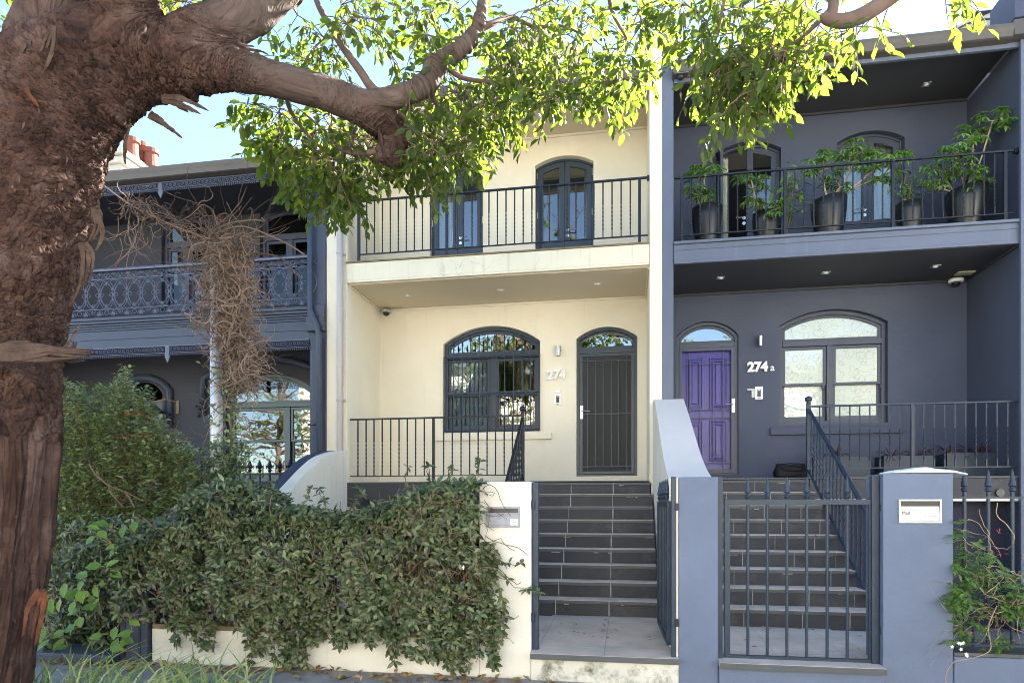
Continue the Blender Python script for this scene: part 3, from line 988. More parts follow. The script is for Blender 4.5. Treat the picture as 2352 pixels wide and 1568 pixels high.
# pale parapet of the neighbouring roof, top right
nb = thing('neighbouring_house', 'sliver of the next house with pale curved sheet metal parapet at top right corner, unseen bulk added against sun leak', 'house', (8, YF, 0))
MB().box(5.36, 12, YF, 16.5, -.6, 7.45).prism([(5.36, 7.451), (12, 7.451), (12, 8.9), (5.36, 8.9)], 12.6, 13.2).build('wall', BLUEW, nb)  # unseen house bulk and ridge, added to stop sun leaking past the right
MB().prism([(YF - .0, 7.46), (13.0, 9.2), (16.8, 7.6), (16.8, 7.46)], 5.8, 12, 'x').build('roof', ROOFM, nb)  # unseen roof, part of the added sun block
Q = 10.6
poly = [at(px, py, Q) for px, py in ((2120, 110), (2165, 78), (2196, 60), (2232, 42), (2238, 24), (2292, 20), (2318, -8), (2420, -60), (2420, 120))]
MB().prism([(p.x, p.z) for p in poly][::-1], Q, Q + .5).build('sheeting', WHITER, nb)
poly = [at(px, py, Q - .02) for px, py in ((2240, 48), (2241, 27), (2289, 22), (2262, 34))]
MB().prism([(p.x, p.z) for p in poly][::-1], Q - .02, Q + .002).build('shadow_panel', BLACKP, nb)  # black plate paints the dark of an opening in the sheeting
pts = [at(px, py, Q - .01) for px, py in ((2190, 72), (2215, 58), (2240, 48), (2262, 44), (2296, 43), (2330, 12))]
MB().tube(pts, .012, 6).build('flashing_seam', GUTTER, nb)
a, b = at(2331, 40, 9.7), at(2420, -60, 9.7)
MB().box(a.x, b.x, 9.7, 10.3, a.z, b.z).build('neighbour_wall', BLUEW, nb)

# ================================================================ DARK LACE HOUSE
LX0, LX1 = -10.5, -4.472
lh = thing('terrace_house', 'dark blue two storey terrace with cast iron lace balcony behind the tree', 'house', (-7.5, YF, 0))
lup = (-6.36, -5.3, 5.0, 6.62, 6.72)
lup2 = (-8.3, -7.4, 5.0, 6.62, 6.72)
ldoor = (-9.02, -8.28, 1.2, 3.5, 3.72)
lwin = (-7.02, -5.36, 1.9, 3.5, 3.80)
holes = [under(a, b, c, arch(a, b, d, e)) for a, b, c, d, e in (lup, lup2, ldoor, lwin)]
wall_with_holes(rect(LX0, LX1, .2, 7.0), holes, YW, .25).build('wall', LDARK, lh)
MB().box(-4.73, LX1 - .001, YF - .02, 16.5, -.3, 6.7).build('side_wall', LTRIM, lh, bevel=.006)
m = MB().box(-4.75, LX1 - .0015, YF - .07, YF - .021, 4.3, 4.5).box(-4.76, LX1 - .002, YF - .1, YF - .0215, 4.1, 4.297)
m.box(-4.70, LX1 - .04, YF - .04, YF - .022, 1.0, 4.0)
m.build('pilaster', LTRIM, lh, bevel=.01)
house_shell(lh, LX0, -4.731, 6.75, LDARK, ROOFM)
MB().box(LX0 - .3, LX0 - .001, YF - .02, 16.5, -.3, 6.7).build('side_wall', LTRIM, lh)
MB().box(LX0, -4.732, YF + .0, YW - .003, 4.28, 4.46).build('balcony_slab', LTRIM, lh)
m = MB()
for z0_, z1_, dy in ((4.43, 4.475, .09), (4.385, 4.428, .07), (4.35, 4.383, .045), (4.315, 4.348, .03), (4.28, 4.313, .02)):
    m.box(LX0, -4.733, YF - dy, YF - .001, z0_, z1_)
m.build('cornice', LTRIM, lh, bevel=.008)
MB().box(LX0, -4.734, YF - .004, YF + .06, 4.14, 4.278).box(LX0, -4.734, YF - .012, YF + .06, 4.0, 4.134).build('fascia', LTRIM, lh, bevel=.003)
MB().box(LX0, -4.734, YF + .065, YW - .004, 4.2, 4.24).build('soffit', LDARK, lh)
MB().box(LX0, -4.734, YF + .03, YW - .004, 6.62, 6.66).build('soffit', LDARK, lh)
MB().box(LX0, -4.734, YF - .02, YF + .028, 6.585, 6.70).build('fascia', LTRIM, lh)
MB().prism(gutter_profile(YF - .17, 6.755), LX0, -4.5, 'x').build('gutter', GUTTER, lh)
MB().box(LX0, -4.734, YF + .03, YW - .004, 1.0, 1.3).build('floor_slab', LDARK, lh)
xd = gx(712, YF - .1)
m = MB().tube([(xd, YF - .1, 6.6), (xd, YF - .1, 4.55), (xd + .02, YF - .13, 4.4), (xd + .14, YF - .15, 4.15), (xd + .15, YF - .12, 4.0), (xd + .15, YF - .09, .3)], .04, 12)
for z in (5.95, 2.7):
    m.box(xd - .06, xd + .1, YF - .06, YF - .02, z - .015, z + .015)
m.build('downpipe', LTRIM, lh, smooth=True)
# cast iron balcony panel
PER = .25
lz0, lz1 = 4.50, 5.27
lx0, lx1 = -9.6, -4.74
yl = YF - .03
m = MB()
def loop(cx, cz, rx, rz, r, n=20, k=4):
    m.tube([(cx + rx * math.cos(2 * math.pi * i / n), yl, cz + rz * math.sin(2 * math.pi * i / n)) for i in range(n + 1)], r, k, cap=False)
def bud(cx, cz, s_, dz=1):
    m.add([(cx - s_ * .7, yl - .008, cz), (cx, yl - .008, cz - s_ * 1.2), (cx + s_ * .7, yl - .008, cz), (cx, yl - .008, cz + s_ * 1.2), (cx, yl - .02, cz), (cx, yl + .012, cz)],
          [(0, 1, 4), (1, 2, 4), (2, 3, 4), (3, 0, 4), (1, 0, 5), (2, 1, 5), (3, 2, 5), (0, 3, 5)])
zc0 = 4.855
kx = lx0
i = 0
while kx < lx1 + .01:
    if kx + .1 < lx1:
        loop(kx, zc0, .235, .235, .011)
    for s_ in (-1, 1):
        loop(kx + PER / 2 * 0 + s_ * .045, zc0, .03, .028, .007, 10)
    bud(kx, zc0, .03)
    bud(kx, zc0 + .09, .028); bud(kx, zc0 - .09, .028)
    for s_ in (-1, 1):          # bell shaped leaves above and below each knot
        m.tube([(kx - .06, yl, zc0 + s_ * .20), (kx - .02, yl, zc0 + s_ * .15), (kx, yl, zc0 + s_ * .08), (kx + .02, yl, zc0 + s_ * .15), (kx + .06, yl, zc0 + s_ * .20)], .009, 4)
        bud(kx + PER / 2, zc0 + s_ * .175, .03)
        bud(kx + PER / 2 - .035, zc0 + s_ * .165, .018); bud(kx + PER / 2 + .035, zc0 + s_ * .165, .018)
    # upper band
    m.tube([(kx + PER * t / 8, yl, 5.165 + .045 * math.cos(math.pi * t / 4)) for t in range(9)], .007, 4)
    m.tube([(kx + PER * t / 8, yl, 5.165 - .045 * math.cos(math.pi * t / 4)) for t in range(9)], .007, 4)
    for q in (0, .5):
        bud(kx + PER * q, 5.165 + .02 * (1 - 4 * q), .026)
        bud(kx + PER * q - .03, 5.175, .016); bud(kx + PER * q + .03, 5.175, .016)
    # lower band of bells and rings
    m.tube([(kx - .075, yl, 4.545), (kx - .055, yl, 4.54), (kx - .045, yl, 4.575), (kx, yl, 4.605), (kx + .045, yl, 4.575), (kx + .055, yl, 4.54), (kx + .075, yl, 4.545)], .009, 4)
    bud(kx, 4.555, .036); bud(kx - .025, 4.54, .024); bud(kx + .025, 4.54, .024)
    if i % 2:
        loop(kx + PER / 2, 4.57, .036, .036, .008, 12)
    else:
        m.tube([(kx + PER / 2 - .045, yl, 4.605), (kx + PER / 2 - .02, yl, 4.56), (kx + PER / 2, yl, 4.545), (kx + PER / 2 + .02, yl, 4.56), (kx + PER / 2 + .045, yl, 4.605)], .008, 4)
        bud(kx + PER / 2, 4.585, .022)
    kx += PER
    i += 1
for z in (5.105, 4.622):
    m.box(lx0, lx1, yl - .006, yl + .006, z - .006, z + .006)
rail = thing('lace_balcony_rail', 'blue grey cast iron lace railing of overlapping circles on the dark house', 'railing', (-7.0, YF, 4.47))
m.build('lace_panel', LACE, rail)
MB().prism([(yl - .035, 5.225), (yl + .035, 5.225), (yl + .04, 5.25), (yl + .02, 5.275), (yl - .02, 5.275), (yl - .04, 5.25)], lx0, lx1, 'x').build('handrail', LACE, rail)
MB().box(lx0, lx1, yl - .015, yl + .015, 4.476, 4.49).build('bottom_rail', LACE, rail)

def frieze(zt, h, x0, x1, name, pend):
    global m
    m = MB()
    m.box(x0, x1, yl - .008, yl + .008, zt - .014, zt)
    x = x0
    p_ = .14
    while x < x1:
        for k, s_ in ((0, 1), (.5, -1)):
            loop(x + p_ * (k + .25), zt - h * .35, .034, .034, .006, 10)
            bud(x + p_ * (k + .25), zt - h * .35, .018)
        m.tube([(x + p_ * t / 8, yl, zt - h * .35 + h * .22 * math.sin(math.pi * t / 4)) for t in range(9)], .006, 4)
        for k in (0.12, .37, .62, .87):
            bud(x + p_ * k, zt - h * .86, .017)
            m.tube([(x + p_ * k, yl, zt - h * .68), (x + p_ * k, yl, zt - h * .95)], .005, 4)
        x += p_
    m.box(x0, x1, yl - .006, yl + .006, zt - h * .7, zt - h * .65)
    for xp in pend:
        m.box(xp - .035, xp + .035, yl - .014, yl + .014, zt - h - .0, zt - .016)
        m.add([(xp - .05, yl - .012, zt - h), (xp + .05, yl - .012, zt - h), (xp, yl, zt - h - .1), (xp - .05, yl + .012, zt - h), (xp + .05, yl + .012, zt - h)], [(0, 1, 2), (3, 2, 4), (0, 2, 3), (1, 4, 2), (0, 3, 4, 1)])
    return m.build(name, LACE, lh)
frieze(3.998, .17, -9.4, -4.74, 'lace_frieze', [gx(388, YF)])
frieze(6.583, .15, -9.4, -4.74, 'lace_frieze', [gx(372, YF)])
# windows and hood moulds
for (a, b, c, d, e), gm_ in ((lup, GLASSD), (lup2, GLASSD)):
    w = sash_window(lh, a, b, c, d, e, 6.2, 5.75, (a + b) / 2, LTRIM, gm_)
    m = MB()
    for k in range(26):
        z = 5.45 + k * .028
        m.box(a + .1, b - .1, YW + .3, YW + .322, z, z + .02)
    m.build('blind', CURTAIN, w)
LWF = mat('dark_green_joinery', (0.05, 0.085, 0.09), 0.35, 0.5, 0.08, 3)
w = sash_window(lh, *lwin, 3.25, 2.62, gx(655, YW), LWF, GLASS)
MB().box(lwin[0] + .15, gx(640, YW), YW + .24, YW + .25, 3.3, 3.5).build('blind', CURTAIN, w)
MB().box(gx(655, YW) + .05, lwin[1] - .1, YW + .24, YW + .25, 3.05, 3.5).build('blind', CURTAIN, w)
def hood(x0, x1, zb, zs, zt):
    P = arch(x0, x1, zs, zt)
    o_ = [(x0, zb)] + [(x0 + (x1 - x0) * i / 16, topz(x0 + (x1 - x0) * i / 16, P)) for i in range(17)] + [(x1, zb)]
    mm = MB()
    for dy, r in ((-.05, .05), (-.02, .085)):
        mm.tube([(q[0], YW + dy, q[1]) for q in o_], r * .8, 8)
    hm = mm.build('hood_mould', LTRIM, lh, smooth=True)
    for x in (x0, x1):
        c = MB()
        for k in range(26):
            q = Vector((x, YW - .05, zb - .1)) + Vector((R.gauss(0, .05), R.uniform(-.06, .03), R.gauss(0, .05)))
            c.lathe(q, [(.004, -.03), (.026, -.012), (.03, .008), (.008, .03)], 6)
        c.build('corbel', LDARK, hm)
hood(-7.45, -5.1, 3.3, 3.74, 4.05)
hood(-9.2, -8.12, 3.1, 3.55, 3.80)
MB().box(ldoor[0] + .01, ldoor[1] - .01, YW + .12, YW + .16, ldoor[2], 3.4).build('front_door', BLACKP, lh)

# ================================================================ STAIRS
def z8x(x):
    return (1300 + x / 1.742) / 1.6803
def z9x(x):
    return (2600 + x / 1.7396) / 1.6803
def z9y(y):
    return (1735 + y / 1.7396) / 1.6803

def stairs(label, x0, x1, yb, yt, zb, zt, n, yfront, zfront, lx0, lx1, joints, jd, grout, seed):
    t = thing('staircase', label, 'stairs', ((x0 + x1) / 2, yb, zb - .2))
    rr = random.Random(seed)
    rise, tr = (zt - zb) / n, (yt - yb) / (n - 1)
    for i in range(n):
        gm_ = MB()
        z, y = zb + rise * (i + 1), yb + tr * i
        nose = .012
        st = MB().box(x0, x1, y, yt + .03 if i == n - 1 else y + tr, -.3 if i == 0 else z - rise - .03, z - .024).build('step', TILE, t)
        MB().box(x0 + .001, x1 - .001, y - nose, y + .028, z - .042, z - .007).build('nosing', NOSING, st, bevel=.003)
        if i < n - 1:
            MB().box(x0 + .001, x1 - .001, y - nose + .001, y + tr - .0005, z - .0068, z - .001).build('tread', TREAD, st)
        for jx, wd in joints:
            xx = jx + (rr.uniform(-.012, .012) if grout is GROUT else (i % 2) * .14 - .07)
            if not (x0 + .05 < xx < x1 - .05):
                continue
            w_ = wd * rr.uniform(.5, 1.3)
            gm_.box(xx - w_, xx + w_, y - .002, y, z - rise + .002, z - .043)
            gm_.box(xx - w_ * .6, xx + w_ * .6, y - nose - .001, y - nose, z - .041, z - .004)
            if i < n - 1:
                gm_.box(xx - w_ * .7, xx + w_ * .7, y - nose + .002, y + tr - .002, z - .001, z - .0002)
        # lime bloom dribbling under the nosing
        if rr.random() < .75:
            xx = x0 + .05
            while xx < x1 - .1:
                L = rr.uniform(.02, .12)
                if rr.random() < .14:
                    hgt = rr.uniform(.003, .012)
                    gm_.box(xx, min(xx + L, x1 - .02), y - .0025, y, z - .043 - hgt, z - .0425)
                xx += L + rr.uniform(.01, .1)
        gm_.build('grout', grout, st)
    # landing, falling slightly to the street
    ld = MB().prism([(yfront, zfront - .045), (yb - .001, zb - .06), (yb - .001, zb), (yfront, zfront)], lx0, lx1, 'x').box(x0, lx0 - .001, 6.0, yb - .001, zb - .3, zb - .012).box(lx1 + .001, max(x1, lx1 + .002), 6.0, yb - .001, zb - .3, zb - .012).build('landing', LANDT, t, bevel=.003)
    MB().prism([(yfront - .004, zfront - .05), (yfront - .001, zfront - .05), (yfront - .001, zfront - .003), (yfront - .004, zfront - .004)], lx0, lx1, 'x').build('landing_edge', NOSING, t)
    g2 = MB()
    sl = (zb - zfront) / (yb - yfront)
    def lz(y):
        return zfront + (y - yfront) * sl + .0008
    for jx, wd in joints:
        for side in (0,):
            if lx0 < jx < lx1:
                a, b = yfront + .002, yb - .003
                g2.add([(jx - wd * .8, a, lz(a)), (jx + wd * .8, a, lz(a)), (jx + wd * .6, b, lz(b)), (jx - wd * .6, b, lz(b))], [(0, 1, 2, 3)])
    for yy in jd:
        g2.add([(lx0 + .02, yy - .003, lz(yy - .003)), (lx1 - .02, yy - .003, lz(yy - .003)), (lx1 - .02, yy + .003, lz(yy + .003)), (lx0 + .02, yy + .003, lz(yy + .003))], [(0, 1, 2, 3)])
    g2.build('landing_grout', GROUTD, t)
    return t

jc = [(gx(z8x(1475), 7.3), .005), (gx(z8x(1832), 7.3), .006)]
stairs('dark slate tiled steps with white grout up to the cream house', -1.40, .355, 7.3, 9.4, .255, 1.80, 9, 5.53, .215, -.795, .43, jc, (5.85, 6.6), GROUT, 3)
jr = [(gx(z9x(520), 6.95), .0035), (gx(z9x(915), 6.95), .0035), (gx(z9x(1235), 6.95), .0035)]
stairs('dark slate tiled steps behind the closed gate of the blue house', .66, 2.42, 6.95, 9.4, .25, 1.82, 9, 5.52, .20, .748, 1.99, jr, (5.9, 6.45), GROUTD, 5)

# ================================================================ GARDEN WALLS AND PIERS
def mailbox(pier, x0, x1, z0, z1, yf, m_, lines, ink):
    b = MB().ring(rect(x0, x1, z0, z1), rect(x0 + .014, x1 - .014, z0 + .016, z1 - .016), yf - .014, yf + .02)
    mb = b.build('mailbox', m_, pier, bevel=.002)
    h = z1 - z0
    MB().box(x0 + .014, x1 - .014, yf - .004, yf - .001, z0 + .016, z1 - .018 - h * .20).build('mail_flap', m_, mb)
    MB().box(x0 + .016, x1 - .014, yf - .0095, yf - .0045, z0 + .02, z1 - .018 - h * .36).build('mail_plate', m_, mb, bevel=.001)
    MB().box(x0 + .0145, x1 - .0145, yf - .002, yf - .0005, z1 - .0175 - h * .2, z1 - .0165).build('mail_slot', BLACKP, mb)
    text_obj('Mail', h * .19, ALU if ink is None else ink, (x0 + .022, yf - .0097, z1 - .018 - h * .54), mb, 'lettering', .001)
    sw, sh, rows = lines
    sx1 = x1 - .018
    MB().box(sx1 - sw, sx1, yf - .0112, yf - .0096, z0 + .02, z0 + .02 + sh).build('sticker', STICK, mb)
    for k, (tx, sz) in enumerate(rows):
        text_obj(tx, sz, INK, (sx1 - sw / 2, yf - .0114, z0 + .02 + sh - (k + .86) * sh / len(rows)), mb, 'lettering', .0003, align='CENTER')
    return mb

cp = thing('gate_pier', 'cream rendered gate pier with dull metal mailbox at hedge end', 'pier', (-1.02, 5.7, 0))
MB().box(-1.25, -.80, YP, 5.98, -.3, 1.668).build('pier_body', CREAMW, cp, bevel=.006)
mailbox(cp, -1.184, -.894, 1.272, 1.452, YP, ALU, (.062, .056, (('NO', .017), ('JUNK', .017), ('MAIL', .017))), ALUL)
m = MB().box(-.795, -.742, 5.66, 5.715, .215, 1.66)
for z in (1.47, .5):
    m.box(-.80, -.775, 5.63, 5.66, z - .03, z + .03).tube([(-.785, 5.635, z - .04), (-.785, 5.635, z + .04)], .012, 8)
m.build('gate_post', GATEM, cp, bevel=.003)

mp_ = thing('gate_pier', 'slate blue pier between the open gate and the closed gate', 'pier', (.59, 5.7, 0))
MB().box(.43, .745, YP, 5.95, -.3, 1.695).build('pier_body', BLUEP, mp_, bevel=.006)
MB().box(.412, .4285, YP + .003, 5.95, -.3, 1.69).build('cream_edge', CREAMW, mp_)
MB().box(.372, .411, 5.58, 5.63, .2, 1.70).build('gate_post', GATEM, mp_, bevel=.003)
MB().box(.748, .79, 5.66, 5.72, .2, 1.70).build('gate_post', GATEM, mp_, bevel=.003)
m = MB()
for z in (1.45, .5):
    m.box(.40, .428, 5.56, 5.60, z - .03, z + .03)
m.build('hinge', IRON, mp_, bevel=.004)

rp = thing('gate_pier', 'wide slate blue pier with silver mailbox and white cloth on top', 'pier', (2.24, 5.7, 0))
MB().box(1.99, 2.493, YP, 5.98, -.3, 1.712).build('pier_body', BLUEP, rp, bevel=.008)
mailbox(rp, 2.10, 2.407, 1.324, 1.51, YP, ALUL, (.12, .05, (('NO JUNK MAIL', .015), ('THANK YOU', .009))), INK)
MB().box(1.93, 1.986, 5.66, 5.72, .2, 1.70).build('gate_post', GATEM, rp, bevel=.003)

cw = thing('garden_wall', 'low cream front wall under the hedge and stained plinth below the open gateway', 'wall', (-2.0, 5.7, 0))
MB().box(-4.43, -1.252, YP, 5.86, -.3, .30).build('wall_body', CREAMW, cw, bevel=.008)
MB().box(-4.42, -1.254, YP - .01, 5.87, .302, .345).build('brick_capping', BRICKC, cw, bevel=.006)
MB().box(-.7975, .4295, YP - .03, YP + .2, -.3, .165).build('plinth', MOULDY, cw, bevel=.01)
bw = thing('garden_wall', 'low slate blue front wall at the right under iron spears', 'wall', (3.2, 5.7, 0))
MB().box(2.495, 7.0, YP - .01, 5.86, -.3, .30).build('wall_body', BLUEP, bw, bevel=.008)
MB().box(2.497, 7.0, YP - .005, 5.87, .302, .33).build('capping', NOSING, bw, bevel=.004)
MB().box(.747, 1.988, YP - .03, YP + .2, -.3, .15).build('plinth', BLUEP, bw, bevel=.01)

def swoosh(name, label, pts, x0, x1, m_body, m_top, zb=-.3, split=None):
    t = thing(name, label, 'wall', ((x0 + x1) / 2, pts[-1][0], 0))
    prof = [(p[0], p[1]) for p in spline([(a, b) for a, b in pts], 5)]
    top = MB()
    if split:
        MB().prism(prof + [(prof[-1][0], zb), (prof[0][0], zb)], split, x1, 'x').build('wall_body', m_body, t)
        MB().prism(prof + [(prof[-1][0], zb), (prof[0][0], zb)], x0, split - .002, 'x').build('dark_half', LTRIM, t)
    else:
        MB().prism([(a, b - .012) for a, b in prof] + [(prof[-1][0], zb), (prof[0][0], zb)], x0, x1, 'x').build('wall_body', m_body, t)
        n = len(prof)
        vs = [(x, a, b) for x in (x0 - .004, x1 + .004) for a, b in prof] + [(x, a, b - .0115) for x in (x0 - .004, x1 + .004) for a, b in prof]
        fs = []
        for i in range(n - 1):
            fs += [(i, i + 1, n + i + 1, n + i), (2 * n + i, 3 * n + i, 3 * n + i + 1, 2 * n + i + 1), (i, 2 * n + i, 2 * n + i + 1, i + 1), (n + i, n + i + 1, 3 * n + i + 1, 3 * n + i)]
        fs += [(0, n, 3 * n, 2 * n), (n - 1, 3 * n - 1, 4 * n - 1, 2 * n - 1)]
        top.add(vs, fs).build('coping', m_top, t, smooth=False)
    return t
LAV = mat('pale_lavender_coping', (0.62, 0.59, 0.58), 0.7, 0.25, 0.05, 1.5, 0.1, 60)
swoosh('dividing_wall', 'curved pale topped wall sweeping down between the two stairs', [(9.395, 2.90), (8.95, 2.87), (8.65, 2.76), (8.14, 2.55), (7.5, 2.26), (6.9, 1.99), (6.4, 1.81), (6.1, 1.73), (5.96, 1.70)], .378, .742, CREAMW, LAV)
swoosh('dividing_wall', 'curved cream and dark garden wall at the left of the cream verandah', [(9.395, 2.30), (9.0, 2.235), (8.6, 2.13), (8.25, 1.97), (7.95, 1.80), (7.6, 1.60), (7.3, 1.42), (6.9, 1.28), (6.3, 1.2), (5.87, 1.2)], -4.47, -4.142, CREAMW, None, split=-4.31)

dp = thing('gate_pier', 'short grooved dark blue pier half buried in the hedge', 'pier', (-4.6, 5.65, 0))
MB().box(-4.745, -4.45, 5.56, 5.80, -.3, 1.08).build('pier_body', LTRIM, dp, bevel=.012)
MB().box(-4.77, -4.436, 5.54, 5.82, 1.082, 1.15).box(-4.75, -4.44, 5.55, 5.81, 1.152, 1.19).build('pier_cap', LTRIM, dp, bevel=.015)
m = MB()
for x in (-4.69, -4.53):
    m.box(x - .012, x + .012, 5.554, 5.559, .02, 1.0)
m.build('groove', LDARK, dp)
lw_ = thing('garden_wall', 'low dark blue base wall with sloped top at far left', 'wall', (-6.5, 5.6, 0))
MB().prism([(5.45, -.3), (5.45, .06), (5.62, .13), (5.8, .13), (5.8, -.3)], -9.5, -4.75, 'x').build('wall_body', LTRIM, lw_, bevel=.01)

# ================================================================ IRONWORK
def spear(m, x, y, z, k=1.0):
    m.lathe((x, y, z), [(.012 * k, 0), (.012 * k, .012), (.022 * k, .022), (.024 * k, .034), (.016 * k, .046), (.015 * k, .052), (.027 * k, .062), (.022 * k, .085), (.004 * k, .185), (.001, .19)], 10)

def gate(label, loc, rotz, w, z0, z1, xs, tip, cat='gate'):
    t = thing('iron_gate', label, cat, loc)
    t.rotation_euler = (0, 0, rotz)
    OFF[t.name] = Vector((0, 0, 0))
    fr = MB().ring(rect(0, w, z0, z1), rect(.045, w - .045, z0 + .045, z1 - .045), -.02, .02)
    fr.build('frame', GATEM, t, bevel=.003)
    first = None
    for x in xs:
        m = MB().tube([(0, 0, z0 + .046), (0, 0, z1 - .046)], .0125, 12)
        m.tube([(0, 0, z1 + .001), (0, 0, tip - .18)], .0125, 12)
        spear(m, 0, 0, tip - .19)
        if first is None:
            first = m.build('spear_bar', GATEM, t, smooth=False)
            first.location = (x, 0, 0)
        else:
            copy_part(first, (x, 0, 0), t)
    return t
GY = 5.70
ga, gb = gx(1663.5, GY), gx(2008.5, GY)
g1 = gate('closed blue grey iron gate with six spear topped bars', (ga, GY, 0), 0, gb - ga, .185, at(1836, 1146, GY).z, [gx(z9x(v), GY) - ga for v in (498, 628, 760, 893, 1030, 1165)], at(1800, 1094, GY).z)
m = MB()
for z in (1.44, .47):
    m.box(gb - ga + .02, gb - ga + .075, -.05, -.02, z - .03, z + .03).tube([(gb - ga + .05, -.055, z - .04), (gb - ga + .05, -.055, z + .04)], .012, 8)
m.build('hinge', IRON, g1, bevel=.004)
hx = gx(1537, 5.78)
fx, fy = gx(1513.5, 6.9), 6.9
ang = math.atan2(fy - 5.78, fx - hx)
g2 = gate('open blue grey iron gate seen edge on beside the blue pier', (hx, 5.78, 0), ang, math.hypot(fx - hx, fy - 5.78), .27, 1.50, [.2 + .165 * i for i in range(6)], 1.70)

rf = thing('iron_fence', 'blue grey spear topped fence right of the wide pier with jasmine', 'fence', (3.2, 5.75, .33))
fy = 5.74
MB().box(2.494, 6.9, fy - .018, fy + .018, 1.515, 1.53).build('top_rail', GATEM, rf)
MB().box(2.494, 6.9, fy - .018, fy + .018, .37, .385).build('bottom_rail', GATEM, rf)
first = None
for i in range(16):
    x = gx(2215, fy) + i * (gx(2325, fy) - gx(2215, fy)) / 2
    m = MB().tube([(0, 0, .386), (0, 0, 1.514)], .0135, 12).tube([(0, 0, 1.531), (0, 0, 1.56)], .0135, 12)
    if first is None:
        spear(m, 0, 0, 1.555, 1.0)
        o = m.build('spear_bar', GATEM, None)
        o.parent = rf
        o.location = Vector((x, fy, 0)) - Vector(rf.location)
        first = o
    else:
        copy_part(first, Vector((x, fy, 0)) - Vector(rf.location), rf)

hf = thing('iron_fence', 'dark iron fence bars hidden inside the front hedge', 'fence', (-2.8, 5.78, .345))
MB().box(-4.44, -1.252, 5.76, 5.79, 1.36, 1.385).build('top_rail', IRON, hf)
MB().box(-4.44, -1.252, 5.76, 5.79, .42, .445).build('bottom_rail', IRON, hf)
o = MB().tube([(0, 0, .345), (0, 0, 1.42)], .011, 6).build('fence_bar', IRON, None)
o.parent = hf
o.location = Vector((-4.35, 5.775, 0)) - Vector(hf.location)
for i in range(1, 28):
    copy_part(o, Vector((-4.35 + i * .113, 5.775, 0)) - Vector(hf.location), hf)

ff = thing('iron_fence', 'low black fence with fleur heads below the dark house window', 'fence', (-5.6, 9.0, 1.3))
MB().box(-6.9, -4.75, 8.98, 9.01, 1.92, 1.95).build('top_rail', IRON, ff)
m = MB().tube([(0, 0, 1.3), (0, 0, 2.0)], .015, 6).lathe((0, 0, 1.96), [(.015, 0), (.03, .02), (.03, .04), (.015, .05), (.04, .09), (.025, .13), (.002, .19)], 8)
m.tube([(-.02, 0, 2.02), (-.06, 0, 2.06), (-.05, 0, 2.01)], .01, 5).tube([(.02, 0, 2.02), (.06, 0, 2.06), (.05, 0, 2.01)], .01, 5)
o = m.build('fleur_bar', IRON, None)
o.parent = ff
o.location = Vector((-4.85, 8.995, 0)) - Vector(ff.location)
for i in range(1, 13):
    copy_part(o, Vector((-4.85 - i * .16, 8.995, 0)) - Vector(ff.location), ff)

def gxa(vs, Y):
    return [gx(v, Y) for v in vs]
# balcony rail of the cream house
YR = YF + .03
br = thing('balcony_railing', 'black twisted bar balcony railing of the cream house', 'railing', (-1.9, YR, 5.14))
posts = gxa([zx5(148), zx5(740), zx5(1370), zx5(2035)], YR)
xs = []
for a, b in zip(posts, posts[1:]):
    xs += [a + (b - a) * k / 11 for k in range(1, 11)]
zt_ = at(1150, 434, YR).z
railing_parts(br, xs, YR, 5.24, zt_, 5.137, posts, IRON, x_ends=(posts[0] - .02, .31))
MB().box(.295, .329, YR - .03, YR + .03, zt_ - .05, zt_ + .01).build('wall_bracket', IRON, br, bevel=.004)
# balcony rail of the blue house
b2 = thing('balcony_railing', 'black twisted bar balcony railing with pots behind it on the blue house', 'railing', (2.8, YR, 5.106))
posts = gxa([zx3(55), zx3(748), zx3(1470), zx3(2225)], YR)
xs = []
for a, b in zip(posts, posts[1:]):
    xs += [a + (b - a) * k / 11 for k in range(1, 11)]
zt_ = at(1940, 376, YR).z
railing_parts(b2, xs, YR, 5.2, zt_, 5.106, posts, IRON, x_ends=(RX0 + .01, RX1 - .06))
MB().box(RX1 - .06, RX1 - .002, YR - .03, YR + .03, zt_ - .05, zt_ + .01).build('wall_bracket', IRON, b2, bevel=.004)

